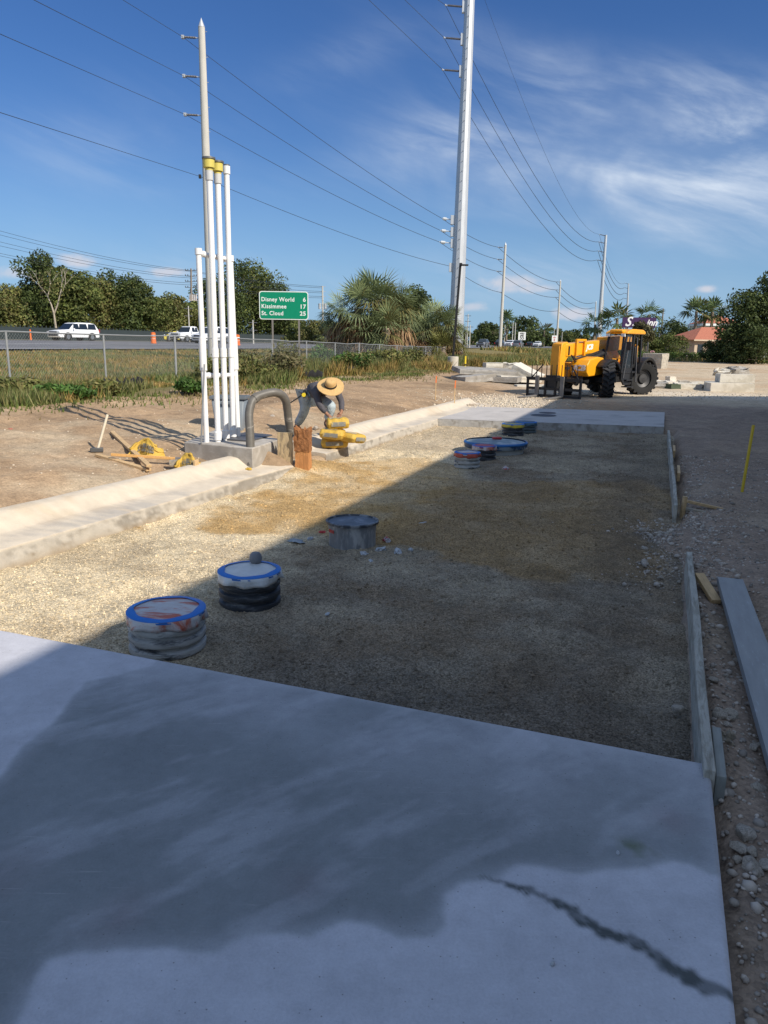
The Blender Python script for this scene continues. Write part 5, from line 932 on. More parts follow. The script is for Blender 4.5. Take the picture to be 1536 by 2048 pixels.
# ends of the wires beyond the frame, back past the viewer
for k, (px, py, Y) in {'w1': (246, 0, 25), 'w2': (68, 0, 19), 'w3': (0, 68, 18.5), 'w4': (0, 225, 18.5), 't1': (876, 0, 67), 't2': (810, 0, 46), 't3': (738, 0, 38), 't0': (905, -90, 60)}.items():
    mid = tip(px, py, Y); p1 = WPT[k][0]; WPT[k].insert(0, mid); WPT[k].insert(0, mid+(mid-p1)*1.0+Vector((0, 0, .6)))
wm = M('wire_metal', (.05, .055, .06), .5, .3)
WL = {'w1': 'highest roadside power line on the concrete poles', 'w2': 'second roadside power line from the top on the concrete poles', 'w3': 'third roadside power line from the top on the concrete poles', 'w4': 'lowest roadside cable clamped to the concrete pole face', 't0': 'thin shield wire on the steel poles, topmost', 't1': 'top transmission line on the steel pole arms', 't2': 'middle transmission line on the steel pole arms', 't3': 'lowest transmission line on the steel pole arms'}
for k, P in WPT.items():
    path = []
    for i in range(len(P)-1):
        a, b = P[i], P[i+1]; L = (b-a).length; near_ = i < 2; sag = 0.0 if near_ else min(3.6, L*L*.00022)*(1.5 if k[0] == 't' else 1.0)
        n = 4 if near_ else 18
        for j in range(n): u = j/n; path.append(a.lerp(b, u)-Vector((0, 0, 4*sag*u*(1-u))))
    path.append(P[-1]); rad = [max(.008, .00028*max(12, p.y)) if k != 't0' else .00014*max(12, p.y) for p in path]; o = B(MB().tube(path, rad, 5), 'power_line', wm, None, 60); tag(o, WL[k], 'power line', 'power lines over the road verge')
# far left distribution pole and its lines, bucket platform
pz = 112; t, dn, Hh, og = upole('wooden_pole', 'thin distant utility pole with side racks behind the pipe rack', 382, 537, 384, pz, .18, .12, M('grey_wood_pole', (.22, .19, .16), .9), 10, False)
FARP = []
for py in (541, 552, 563, 575):
    b = tip(382, py, pz)-og; mb = MB(); mb.bar(b-Vector((.85, 0, 0)), b+Vector((.85, 0, 0)), .07); 
    for q in (-.8, -.45, .45, .8): mb.tube([b+Vector((q, 0, 0)), b+Vector((q, 0, .22))], .06, 6)
    B(mb, 'crossarm', M('dark_arm', (.08, .08, .08), .7), t)
mb = MB(); mb.box(tip(386, 601, pz)-og, (1.2, .5, .1)); [mb.tube([tip(380+4*i, 600, pz)-og, tip(380+4*i, 589, pz)-og], .12, 6) for i in range(4)]; B(mb, 'equipment_rack', M('pale_equipment', (.5, .45, .42), .6), t)
t2_, dn2, Hh2, og2 = upole('wooden_pole', 'distant pale pole with grey transformers right of the green sign', 645, 572, 646, 125, .16, .12, concp, 10, False)
for q in (-.45, .45): B(MB().tube([tip(645, 612, 125)-og2+Vector((q, 0, -.5)), tip(645, 612, 125)-og2+Vector((q, 0, .4))], .22, 10), 'transformer', steelp, t2_)
mb = MB(); [mb.bar(tip(640, y, 125)-og2, tip(651, y, 125)-og2, .08) for y in (573, 583, 593)]; B(mb, 'crossarm', steelp, t2_)
for i, (y0, y1, y2) in enumerate(((461, 541, 573), (469, 543, 576), (483, 553, 583), (491, 556, 586), (506, 566, 593), (511, 570, 596))):
    a = tip(-3, y0, 68); b = tip(382, y1, pz); c = tip(645, y2, 125); path = []
    for (p, q, sg) in ((a, b, .45), (b, c, .35)):
        for j in range(10): u = j/10; path.append(p.lerp(q, u)-Vector((0, 0, 4*sg*u*(1-u))))
    path.append(c); o = B(MB().tube(path, [.00020*max(12, p.y) for p in path], 4), 'power_line', wm); tag(o, ('first', 'second', 'third', 'fourth', 'fifth', 'sixth')[i]+' from the top of the thin distant lines over the left treeline', 'power line', 'thin distant lines over the treeline')
# black parking-light pole on its round concrete base
p = gz(907, 43); zb = hz(p); t = thing('light_pole', 'black square light pole on a thick round concrete base by the palms', 'light pole', (p[0], p[1], zb)); T = tip(921, 527, 43)-Vector((p[0], p[1], zb))
cz = tip(907, 713, 43).z-zb; B(MB().lathe([(.31, -.3), (.31, cz-.02), (.29, cz), (.01, cz+.01)], 28), 'concrete_base', M('light_base_concrete', (.50, .46, .38), .85, var=.12, vs=4), t)
B(MB().bar((0, 0, cz), T, .125), 'pole', bronze, t, bevel=.01); mb = MB(); mb.box((0, 0, cz+.03), (.3, .3, .05)); B(mb, 'base_plate', bronze, t); mb = MB(); mb.box(T+Vector((.22, 0, -.08)), (.42, .3, .07)); mb.box(T+Vector((.02, 0, -.05)), (.16, .12, .16)); B(mb, 'lamp_head', bronze, t, bevel=.01)
# far thin poles
for i, (px, ty, Y, r, l) in enumerate(((934, 628, 130, .09, 'thin grey pole just right of the steel pole base, taller one'), (939, 650, 120, .09, 'short thin grey pole beside the steel pole base'), (931, 652, 140, .08, 'thin pole nearest the palms at the road'), (1008, 640, 260, .16, 'thin far pole right of second concrete pole'), (1024, 645, 200, .12, 'left of two thin poles by the speed limit sign'), (1029, 645, 205, .12, 'right of two thin poles by the speed limit sign'), (1063, 660, 240, .12, 'thin far pole between the palms and trees'), (1077, 662, 250, .12, 'second thin far pole right of the speed limit sign'), (1107, 658, 280, .12, 'thin far pole behind the red lettered sign'), (1123, 664, 300, .12, 'thin far pole at the machine boom end'), (1200, 600, 300, .2, 'far pole close behind the second steel pole'), (1320, 617, 200, .2, 'dark slender pole right of the purple sign'), (507, 640, 92, .09, 'tan timber pole below the oaks left of the green sign'), (380, 612, 96, .08, 'thin pale pole below the equipment rack'))):
    p = gz(px, Y); t = thing('thin_pole', l, 'pole', p); h = hgt(px, ty, Y, p[2]); B(MB().tube([(0, 0, -.2), (0, 0, h)], [r*1.1, r*.8], 7), 'pole', concp if px not in (1320,) else barkm, t); mb = MB(); [mb.bar((-.5, 0, h-.3-k*.9), (.5, 0, h-.3-k*.9), .09) for k in range(2)]; B(mb, 'crossarm', insm, t)
# ------------------------------------------------------------------ dark slat fence beyond the road
dk = M('dark_screen', (.030, .042, .045), .8, var=.15, vs=2); a0, a1 = 8, 118; t = thing('screen_fence', 'long low dark picket screen fence behind the road under the trees', 'fence', Wp(a0, -59, 1.45), SITE)
mb = MB(); mb.box((0, (a1-a0)/2, .62), (.05, a1-a0, 1.3)); mb.box((0, (a1-a0)/2, 1.30), (.06, a1-a0, .06))
for y in np.arange(0, a1-a0, .55): mb.box((0, y, 1.36), (.07, .10, .28))
B(mb, 'screen', dk, t)
# ------------------------------------------------------------------ cars
glass = M('car_glass', (.015, .02, .025), .08, spec=.8); tyre = M('tyre_rubber', (.018, .018, .018), .85, var=.2, vs=20); rimm = M('alloy_rim', (.30, .31, .32), .35, .7); cwhite = M('car_white', (.78, .79, .80), .3, coat=.5, var=.01); cblack = M('car_black', (.012, .013, .015), .25, coat=.5, var=.01)
chrome = M('dark_grille', (.03, .03, .032), .4); lampm = M('lamp_glass', (.65, .68, .70), .1, spec=.8); redl = M('tail_lamp', (.35, .02, .02), .3)
def car(name, label, cat, pos, rz, paint, kind='suv', L=4.8, Wd=1.9, Ht=1.72):
    t = thing(name, label, cat, pos, rz); wr = .37; xf, xr = L*.30, -L*.29          # x forward
    bz, hzb, bh = .32, .98 if kind != 'car' else .85, Ht
    def shell(top, w0, w1, nm, mat, z0, zcut, inset=.0):
        pass
    prof = {'suv': [(-L/2, .45), (-L/2+.03, .95), (-L/2+.10, 1.05), (L*.16, 1.08), (L*.30, 1.06), (L*.46, .93), (L/2, .75), (L/2, .42), (L/2-.1, .30), (-L/2+.1, .32)],
            'car': [(-L/2, .45), (-L/2+.03, .85), (-L*.36, .95), (L*.16, .92), (L*.30, .88), (L*.46, .75), (L/2, .62), (L/2, .40), (L/2-.1, .25), (-L/2+.1, .25)],
            'truck': [(-L/2, .50), (-L/2, 1.15), (-L*.13, 1.15), (-L*.12, 1.12), (L*.17, 1.15), (L*.30, 1.15), (L*.46, 1.08), (L/2, .90), (L/2, .50), (L/2-.1, .40), (-L/2+.1, .45)]}[kind]
    def loft(profile, wf, nm, mat, bev):
        n = len(profile); V = []; ys = (-1, -.93, .93, 1)
        for y in ys:
            for (x, z) in profile:
                w = wf(x, z)/2; k = 1 if abs(y) < 1 else .0; V.append((x*(1 if abs(y) < .95 else .985), y*w, z if abs(y) < .95 else z+(.5-z)*.05))
        F = [tuple(range(n))[::-1], tuple(range(3*n, 4*n))]+[(r*n+i, r*n+(i+1) % n, (r+1)*n+(i+1) % n, (r+1)*n+i) for r in range(3) for i in range(n)]
        return mk(nm, V, F, mat, t, smooth=32, bevel=bev)
    body = loft(prof, lambda x, z: Wd*(1-.10*max(0, (abs(x)/(L/2))-.75)/.25), 'body', paint, .04)
    roof = {'suv': [(-L/2+.08, 1.03), (-L/2+.42, Ht-.10), (-L*.28, Ht), (L*.02, Ht), (L*.10, Ht-.08), (L*.25, 1.05)], 'car': [(-L*.40, .90), (-L*.26, Ht-.06), (-L*.1, Ht), (L*.04, Ht-.02), (L*.22, .88)], 'truck': [(-L*.12, 1.1), (-L*.09, Ht-.06), (-L*.04, Ht), (L*.08, Ht), (L*.11, Ht-.06), (L*.20, 1.13)]}[kind]
    loft(roof, lambda x, z: (Wd-.10)*(1-.22*max(0, z-1.0)/(Ht-1.0)), 'cabin', paint, .04)
    zb, zt = (1.1 if kind == 'suv' else (.95 if kind == 'car' else 1.2)), Ht-.12
    def wy(z): return (Wd-.10)/2*(1-.22*max(0, z-1.0)/(Ht-1.0))*.99+.016
    xs = {'suv': [(-L/2+.42, -L*.22), (-L*.20, -.02), (.03, L*.14)], 'car': [(-L*.24, -.15), (-.08, L*.10)], 'truck': [(-L*.085, -.02), (.03, L*.10)]}[kind]
    for s_ in (-1, 1):
        for (x0, x1) in xs:
            mb = MB(); sl_ = .10; V = [(x0, s_*wy(zb), zb), (x1+sl_, s_*wy(zb), zb), (x1-.08, s_*wy(zt), zt), (x0+.06, s_*wy(zt), zt)]; V += [(x, y-s_*.03, z) for x, y, z in V]; mb.add(V, [(0, 1, 2, 3), (4, 5, 6, 7), (0, 1, 5, 4), (1, 2, 6, 5), (2, 3, 7, 6), (3, 0, 4, 7)]); B(mb, 'side_window', glass, t)
    fx0, fz0 = roof[-1]; fx1, fz1 = roof[-2]; w_ = wy(zt)-.08
    def panel(x0, z0, x1, z1, nm, mat, hw0, hw1, off): mb = MB(); mb.add([(x0+off, -hw0, z0+.01), (x0+off, hw0, z0+.01), (x1+off, hw1, z1), (x1+off, -hw1, z1)], [(0, 1, 2, 3)]); B(mb, nm, mat, t)
    panel(fx0-.04, fz0+.05, fx1+.02, fz1-.03, 'windscreen', glass, wy(zb)-.06, w_, .03); rx0, rz0 = roof[0]; rx1, rz1 = roof[1]; panel(rx0+.03, rz0+.10, rx1, rz1-.03, 'rear_window', glass, wy(zb)-.08, w_, -.03)
    for x in (xf, xr):
        for s_ in (-1, 1):
            y = s_*(Wd/2-.10); arch = B(MB().tube([(x, y-s_*.05, wr), (x, y+s_*.105, wr)], wr+.06, 24), 'wheel_arch', chrome, t); w = B(MB().tube([(x, y-.11, wr), (x, y-.10, wr), (x, y+.10, wr), (x, y+.11, wr)], [wr*.93, wr, wr, wr*.93], 24), 'wheel', tyre, t); B(MB().tube([(x, y+s_*.08, wr), (x, y+s_*.118, wr)], [wr*.64, wr*.6], 16), 'rim', rimm, w)
    fzl = .82 if kind != 'truck' else .95
    mb = MB(); mb.box((L/2-.005, 0, fzl-.02), (.05, Wd*.55, .16)); mb.box((L/2-.01, 0, .52), (.06, Wd*.7, .16)); B(mb, 'grille', chrome, t)
    for s_ in (-1, 1): mb = MB(); mb.box((L/2-.05, s_*Wd*.38, fzl), (.12, .32, .12)); B(mb, 'headlight', lampm, t); mb = MB(); mb.box((-L/2+.03, s_*Wd*.42, 1.0 if kind != 'car' else .8), (.10, .18, .28)); B(mb, 'tail_light', redl, t); mb = MB(); mb.box((L*.17, s_*(Wd/2+.10), zb+.02), (.12, .2, .14)); B(mb, 'side_mirror', paint, t, bevel=.02)
    if kind == 'truck': mb = MB(); mb.box((-L*.30, 0, 1.16), (L*.33, Wd*.82, .03)); B(mb, 'bed_liner', chrome, t)
    return t
def road_pos(px, py, Y): p = D(px, py, Y); p[2] = float(ROADZ(AB(p)[1]))+.055; return p
hd = math.atan2(-ua[1], -ua[0]); hd2 = hd+math.pi
car('white_suv', 'white SUV driving left, with dark windows, nearest car on the road', 'car', road_pos(149, 680, 76), hd-.15, cwhite, 'suv', 4.85, 1.95, 1.76)
car('pickup_truck', 'white pickup truck just left of the pipe rack', 'pickup', road_pos(380, 681, 92), hd-.1, cwhite, 'truck', 5.4, 2.0, 1.85)
car('white_van', 'white SUV partly hidden behind the vent pipes', 'car', road_pos(425, 684, 84), hd-.1, cwhite, 'suv', 4.9, 1.95, 1.8)
car('yellow_car', 'small yellow car in front of the white pickup', 'car', road_pos(342, 680, 97), hd-.1, M('car_yellow', (.60, .50, .08), .35), 'car', 4.1, 1.7, 1.3)
car('black_suv', 'black SUV seen from behind between the green sign and palms', 'car', road_pos(672, 690, 74), hd2+.55, cblack, 'suv', 5.0, 2.0, 1.95)
for i, (px, Y, k, l, m_) in enumerate(((966, 150, 'car', 'silver car just right of the black light pole', rimm), (1000, 175, 'car', 'dark car behind the second concrete pole', cblack), (1020, 170, 'suv', 'white distant SUV left of the speed limit sign', cwhite), (1036, 165, 'car', 'grey distant car under the speed limit sign', rimm), (1075, 210, 'suv', 'white distant van near the third concrete pole', cwhite), (1060, 230, 'car', 'far dark car in the traffic beyond the speed limit sign', cblack))):
    car('distant_car', l, 'car', road_pos(px, 690, Y), hd2 if i % 2 else hd, m_, k, 4.6, 1.85, 1.55)
# ------------------------------------------------------------------ telehandler
org_ = M('machine_orange', (.82, .36, .012), .42, var=.06, vs=3, coat=.2); dorg = M('machine_orange_dusty', (.70, .31, .03), .6, var=.12, vs=3); mblk = M('machine_black', (.018, .018, .02), .5, var=.2, vs=4); mgry = M('machine_grey', (.13, .13, .135), .5, .3, var=.2); wht = M('decal_white', (.80, .80, .78), .5, var=.01); rodm = M('chrome_rod', (.6, .6, .62), .2, .9)
hx = Vector((-.70, -.71, 0)).normalized(); TZ = math.atan2(hx.y, hx.x); TO = (8.15, 28.1, hz((8.15, 28.1))-.0)
tel = thing('telehandler', 'orange telescopic handler with black cab frame and forks, parked at the shade edge', 'telehandler', TO, TZ)
def bigwheel(x, y, st, R0=.61, w=.42):
    W_ = bpy.data.objects.new('wheel', None); COL.objects.link(W_); W_.parent = tel; W_.location = (x, y, R0-.01); W_.rotation_euler = (0, 0, st)
    prof = [(R0*.55, -w/2*.8), (R0*.80, -w/2), (R0*.93, -w/2*.95), (R0*.955, 0), (R0*.93, w/2*.95), (R0*.80, w/2), (R0*.55, w/2*.8)]
    mt = Matrix.Rotation(math.pi/2, 4, 'X'); B(MB().lathe(prof, 40, cap=False).xf(mt), 'tyre', tyre, W_, 50)
    mb = MB()
    for k in range(20):
        for s_ in (-1, 1):
            a = 2*math.pi*(k+.25*s_)/20; R3 = Matrix.Rotation(a, 3, 'Y'); q = R3 @ Matrix.Rotation(s_*.62, 3, 'X')
            mb.box(R3 @ Vector((0, s_*w*.235, R0*.968)), (.088, w*.60, .055), R3 @ Matrix.Rotation(s_*.5, 3, 'Z'))
    B(mb, 'tread_lugs', M('tread_rubber', (.035, .035, .037), .9, var=.3, vs=9), W_); B(MB().lathe([(R0*.56, -.1), (R0*.54, .12), (R0*.30, .06), (R0*.28, .14), (.01, .15)], 28, cap=False).xf(mt @ Matrix.Scale(-1 if y > 0 else 1, 4, Vector((0, 0, 1)))), 'rim', M('rim_grey', (.06, .06, .062), .5, .3, var=.3), W_); return W_
bigwheel(1.30, .82, .62); bigwheel(1.30, -.82, .62); bigwheel(-1.28, .84, -.5); bigwheel(-1.28, -.84, -.5)
mb = MB(); mb.prism([(-2.0, .62), (-2.0, .95), (2.0, .90), (2.25, .72), (2.25, .55), (1.9, .46), (-1.8, .46)], -.42, .42); B(mb, 'chassis', mblk, tel, bevel=.02)
mb = MB(); mb.bar((1.3, -.8, .6), (1.3, .8, .6), .2); mb.bar((-1.28, -.8, .6), (-1.28, .8, .6), .2); B(mb, 'axles', mblk, tel)
# front bonnet with the white letters
mb = MB(); mb.prism([(1.25, .78), (1.25, 1.36), (1.65, 1.40), (2.20, 1.30), (2.36, 1.12), (2.36, .86), (2.22, .72)], -.05, .62); B(mb, 'front_bonnet', org_, tel, bevel=.03)
mb = MB(); mb.box((1.75, -.28, .95), (1.1, .40, .5)); B(mb, 'boom_cradle', dorg, tel, bevel=.03)
text('JCB', .26, wht, tel, (2.372, .08, .93), (0, 1, 0), (0, 0, 1), 'lettering', .004, off=.012, shear=.25, sx=1.15)
# boom
bm0 = Vector((-2.0, -.22, 1.92)); bm1 = Vector((2.75, -.22, 1.60)); B(MB().bar(bm0, bm1, .42, .44), 'boom', org_, tel, bevel=.03)
B(MB().bar(bm0+Vector((.5, 0, .0)), bm0+Vector((1.9, 0, -.09)), .50, .52), 'boom_sleeve', org_, tel, bevel=.02)
mb = MB(); mb.prism([(2.50, 1.82), (2.66, 1.90), (3.0, 1.84), (3.08, 1.3), (3.04, .42), (2.84, .36), (2.72, .75), (2.74, 1.2), (2.50, 1.42)], -.42, -.03); B(mb, 'boom_head', org_, tel, bevel=.03)
B(MB().box((3.085, -.22, 1.15), (.03, .30, 1.2)), 'head_plate', dorg, tel)
mb = MB(); mb.box((1.62, .03, 1.70), (.10, .08, .56)); mb.box((2.15, .03, 1.70), (.10, .08, .56)); mb.box((1.88, .03, 1.96), (.62, .10, .08)); B(mb, 'hose_guard', org_, tel, bevel=.01)
bv = (bm1-bm0).normalized(); text('JCB', .25, wht, tel, tuple(bm0+bv*3.42+Vector((0, .2135, -.06))), tuple(-bv), (0, 0, 1), 'lettering', .004, off=.012, shear=.25, sx=1.15)
B(MB().tube([(.1, .06, 1.12), (1.3, .06, 1.28)], .085, 12), 'lift_cylinder', mblk, tel); B(MB().tube([(.35, .14, 1.55), (2.3, .10, 1.02)], .10, 12), 'tilt_cylinder', mblk, tel); B(MB().tube([(1.2, .06, 1.27), (2.2, .02, 1.42)], .045, 10), 'cylinder_rod', rodm, tel)
mb = MB(); mb.box((2.58, -.01, 1.60), (.07, .05, .30)); mb.box((2.62, .0, 1.0), (.22, .06, .10)); B(mb, 'head_pivots', mblk, tel); mb = MB(); [mb.tube([(.4, .13, 1.66-.05*k), (1.4, .15, 1.47-.05*k), (2.3, .12, 1.30-.07*k), (2.55, .08, 1.45)], .022, 6) for k in range(3)]; B(mb, 'hoses', mblk, tel)
# cab
cab = MB()
pts_ = {'a': (.62, .22, .85), 'b': (.62, .98, .85), 'c': (.30, .26, 2.22), 'd': (.30, .94, 2.22), 'e': (-.78, .22, .85), 'f': (-.78, .98, .85), 'g': (-.80, .26, 2.22), 'h': (-.80, .94, 2.22), 'i': (-.12, .98, .60), 'j': (-.20, .95, 2.22)}
for p, q in ('ac', 'bd', 'eg', 'fh', 'cd', 'gh', 'cg', 'dh', 'ab', 'bf', 'ef', 'ae', 'ij'): cab.bar(pts_[p], pts_[q], .07)
B(cab, 'cab_frame', mblk, tel, bevel=.01); mb = MB(); mb.bar((.52, 1.03, .66), (.16, 1.0, 2.12), .035); mb.bar((-.45, 1.03, .5), (-.38, 1.0, 2.1), .035); B(mb, 'grab_rails', mgry, tel)
mb = MB(); mb.prism([(-.95, 2.20), (-.95, 2.30), (-.75, 2.37), (.05, 2.38), (.40, 2.28), (.46, 2.20)], .16, 1.04); mb.box((.30, .60, 2.30), (.36, .5, .10)); B(mb, 'cab_roof', org_, tel, bevel=.035)
gl = M('cab_glass', (.04, .045, .05), .1, spec=.7); gl.node_tree.nodes['Principled BSDF'].inputs['Transmission Weight'].default_value = .0; gl.node_tree.nodes['Principled BSDF'].inputs['Alpha'].default_value = .45
mb = MB(); mb.add([(.615, .25, .9), (.615, .95, .9), (.31, .92, 2.18), (.31, .28, 2.18)], [(0, 1, 2, 3)]); B(mb, 'windscreen', gl, tel); mb = MB(); mb.add([(.58, .98, 1.0), (-.14, .98, 1.0), (-.2, .945, 2.18), (.28, .945, 2.18)], [(0, 1, 2, 3)]); B(mb, 'door_window', gl, tel)
mb = MB(); mb.prism([(.60, .62), (.60, 1.02), (-.10, 1.0), (-.12, .40), (.35, .40)], .94, 1.0); B(mb, 'door', mblk, tel); mb = MB(); mb.box((.12, 1.02, .34), (.5, .22, .04)); mb.box((.12, 1.02, .58), (.5, .16, .04)); mb.bar((-.12, 1.06, .34), (-.12, 1.02, .9), .03); B(mb, 'steps', mblk, tel)
mb = MB(); mb.box((-.45, .6, 1.05), (.5, .5, .14)); mb.box((-.68, .6, 1.42), (.12, .48, .68)); B(mb, 'seat', mblk, tel, bevel=.03); mb = MB(); mb.bar((.38, .6, .95), (.22, .6, 1.32), .05); mb.lathe([(.17, -.01), (.19, 0), (.17, .01)], 16, (.2, .6, 1.35)); B(mb, 'steering_wheel', mblk, tel)
mb = MB(); mb.box((-.86, .55, 1.45), (.05, .52, .70)); [mb.box((-.90, .34+.07*k, 1.6), (.03, .02, .5)) for k in range(7)]; B(mb, 'rear_guard', org_, tel)
mb = MB(); mb.prism([(-2.15, .75), (-2.15, 1.35), (-1.8, 1.62), (-.85, 1.62), (-.85, .75)], -.85, -.5); mb.prism([(-2.2, .62), (-2.2, 1.15), (-2.0, 1.2), (-1.95, .62)], -.8, .8); B(mb, 'engine_cover', org_, tel, bevel=.03)
def fender(x, y0, y1, R0, a0, a1, nm):
    V, F = [], []; n = 14
    for i in range(n+1):
        a = math.radians(a0+(a1-a0)*i/n)
        for (rr_, y) in ((R0, y0), (R0, y1), (R0-.10, y1+.0)): V.append((x+rr_*math.cos(a), y, .60+rr_*math.sin(a)))
    for i in range(n): F += [(3*i, 3*i+3, 3*i+4, 3*i+1), (3*i+1, 3*i+4, 3*i+5, 3*i+2)]
    o = mk(nm, V, F, mblk, tel, smooth=50); o.modifiers.new('thick', 'SOLIDIFY').thickness = .03
fender(-1.28, .55, 1.12, .78, 15, 185, 'rear_fender'); fender(-1.28, -.55, -1.12, .78, 15, 185, 'rear_fender'); fender(1.22, .55, .98, .72, 40, 150, 'front_fender')
mb = MB(); mb.tube([(.66, 1.0, 1.9), (.80, 1.28, 1.9)], .015, 6); mb.box((.80, 1.30, 1.78), (.05, .16, .30)); B(mb, 'side_mirror', mblk, tel, bevel=.01)
mb = MB(); mb.box((.46, .30, 2.16), (.08, .14, .10)); mb.box((.46, .88, 2.16), (.08, .14, .10)); B(mb, 'work_lights', lampm, tel)
# fork carriage
mb = MB(); X_ = 3.28
for z in (.62, .30, .06): mb.bar((X_, -1.15, z), (X_, .95, z), .07, .09)
mb.bar((X_+.02, -1.2, .66), (X_+.02, 1.0, .66), .05)
for y in (-1.15, -.42, -.02, .95): mb.bar((X_, y, .02), (X_, y, .68), .07)
for y in np.arange(-1.0, .95, .2): mb.bar((X_, y, .66), (X_, y, 1.12), .022)
mb.bar((X_, -1.0, .66), (X_, -.55, 1.12), .03); mb.bar((X_, .85, .66), (X_, .55, 1.12), .03); mb.box((3.14, -.22, .55), (.24, .44, .42)); B(mb, 'fork_carriage', mblk, tel)
for y in (-.72, .28): mb = MB(); mb.box((X_+.06, y, .38), (.06, .14, .72)); mb.prism([(X_+.05, .02), (X_+.05, .08), (X_+1.15, .04), (X_+1.15, .02)], y-.07, y+.07); B(mb, 'fork', M('worn_fork', (.20, .19, .18), .6, .4, var=.3, vs=6), tel)
mb = MB(); mb.tube([(2.7, .10, .62), (3.1, .55, .60), (3.2, .75, .52)], .09, 8); B(mb, 'carriage_cylinder', mblk, tel)
B(MB().box((3.22, -.02, .60), (.06, .26, .06)), 'yellow_bar', org_, tel)
# ------------------------------------------------------------------ precast slabs, blocks and rubble
wc = M('white_concrete', (.62, .58, .50), .85, var=.10, vs=3, bump=.3, bs=20, col2=(.50, .46, .38), cs=1.5); gc = M('grey_old_concrete', (.36, .34, .31), .9, var=.2, vs=4, bump=.5, bs=20, col2=(.26, .24, .21), cs=2)
def chunk(name, px, py, Y, sx, sy, sz, rz, mat, label, seed, cat='concrete block', amp=.05, dz=0., tilt=(0, 0)):
    bm = bmesh.new(); bmesh.ops.create_cube(bm, size=1.); bmesh.ops.subdivide_edges(bm, edges=bm.edges, cuts=5, use_grid_fill=True)
    for v in bm.verts:
        c = v.co; k = float(fbm(np.array([c.x*3+seed]), np.array([c.y*3+c.z*2.3]), seed, 4, .6)[0]); k2 = float(fbm(np.array([c.z*3+seed]), np.array([c.y*4-c.x]), seed+3, 4, .6)[0]); m_ = min(sx, sy, sz)
        v.co = Vector((c.x*sx+amp*m_*k*2, c.y*sy+amp*m_*k2*2, (c.z+.5)*sz+amp*m_*k*2*(c.z+.5)))
    me = bpy.data.meshes.new(name); bm.to_mesh(me); bm.free(); me.materials.append(mat); me.polygons.foreach_set('use_smooth', [True]*len(me.polygons)); me.set_sharp_from_angle(angle=R_(40)); o = bpy.data.objects.new(name, me); COL.objects.link(o)
    p = D(px, py, Y); o.location = (p[0], p[1], hz(p)-.03+dz); o.rotation_euler = (tilt[0], tilt[1], rz); return tag(o, label, cat)
chunk('broken_concrete', 975, 765, 33, 2.9, 1.6, .22, -.35, gc, 'lowest thick grey slab of the broken pile left of the machine', 1, dz=.03); chunk('broken_concrete', 968, 755, 33.3, 2.6, 1.5, .20, .15, gc, 'tilted grey slab on top of the broken pile left of the machine', 2, dz=.34, tilt=(.06, .04)); chunk('broken_concrete', 1020, 765, 33.4, 1.9, 1.5, .24, .4, wc, 'right slab piece of the broken pile, under the pale wedge', 3, dz=.06, tilt=(0, .05))
chunk('broken_concrete', 1052, 752, 34, 1.3, .9, .35, -.5, wc, 'pale tilted wedge of concrete behind the pile, by the forks', 4, dz=.30, tilt=(.1, .42)); chunk('broken_concrete', 985, 742, 35, .8, .5, .22, .2, wc, 'small pale block on the back of the grey slab pile', 5, dz=.55); chunk('broken_concrete', 1020, 742, 35.4, .7, .4, .25, -.3, wc, 'small pale lump right of the block on the slab pile', 6, dz=.52, amp=.2)
chunk('broken_concrete', 950, 762, 32.2, 1.6, .9, .3, .5, gc, 'dark grey slab end sticking out at the left of the pile', 7, dz=.0, tilt=(0, -.1)); chunk('broken_concrete', 1062, 775, 31, 1.3, .5, .14, .1, wc, 'flat pale slab lying under the fork carriage', 8, dz=0)
chunk('block_wall', 1309, 735, 65, 1.75, 1.3, 1.28, -.75, M('pitted_block', (.42, .38, .31), .95, var=.35, vs=5, bump=1., bs=6), 'large pitted square concrete block on the sand beyond the machine', 9, amp=.03)
chunk('white_beam', 1457, 781, 31.6, 1.75, .9, .36, -.10, wc, 'large white beam at the bottom of the right-hand stack', 10, amp=.02, dz=.02); chunk('white_beam', 1468, 770, 32.0, 1.4, .7, .34, -.12, wc, 'white beam on top of the right-hand stack', 11, amp=.02, dz=.39); chunk('white_beam', 1424, 776, 32.4, .6, 1.4, .36, -.35, wc, 'beam seen end on at the left of the right-hand stack', 12, amp=.03, dz=.02)
chunk('rubble_lump', 1475, 735, 33.5, .8, .5, .35, .3, gc, 'rough lump of rubble on top of the right-hand white stack', 13, amp=.35, dz=.62); chunk('rubble_lump', 1445, 742, 33.4, .6, .45, .3, -.2, wc, 'smaller pale rubble lump on the right-hand white stack', 14, amp=.35, dz=.60)
for i, (px, py, Y, sx, sy, sz, rz, m_, l) in enumerate(((1310, 777, 33.4, 1.0, .5, .28, -.1, gc, 'dark grey slab chunk just right of the rear wheel'), (1318, 765, 34.4, .9, .5, .3, -.1, wc, 'white block behind the dark slab chunk by the rear wheel'), (1370, 775, 33.2, 1.0, .45, .26, -.1, wc, 'long white block in the middle of the rubble row'), (1338, 770, 34.2, .6, .5, .3, .3, wc, 'white block left of the green lump in the rubble row'), (1392, 765, 34.6, .7, .5, .25, .1, wc, 'white block behind the middle of the rubble row'), (1342, 752, 38, .5, .3, .35, .5, wc, 'white broken cube standing on the sand behind the rubble row'), (1346, 778, 32.8, .55, .35, .24, .4, M('mossy_stone', (.06, .08, .05), .9), 'dark mossy lump in the rubble row'), (1402, 778, 33, .5, .35, .22, .7, gc, 'grey shaded lump at the right end of the rubble row'), (1365, 766, 34.5, .5, .3, .3, .2, gc, 'rough grey lump at the back of the rubble row'))):
    chunk('rubble_block', px, py, Y, sx, sy, sz, rz, m_, l, 20+i, amp=.10)
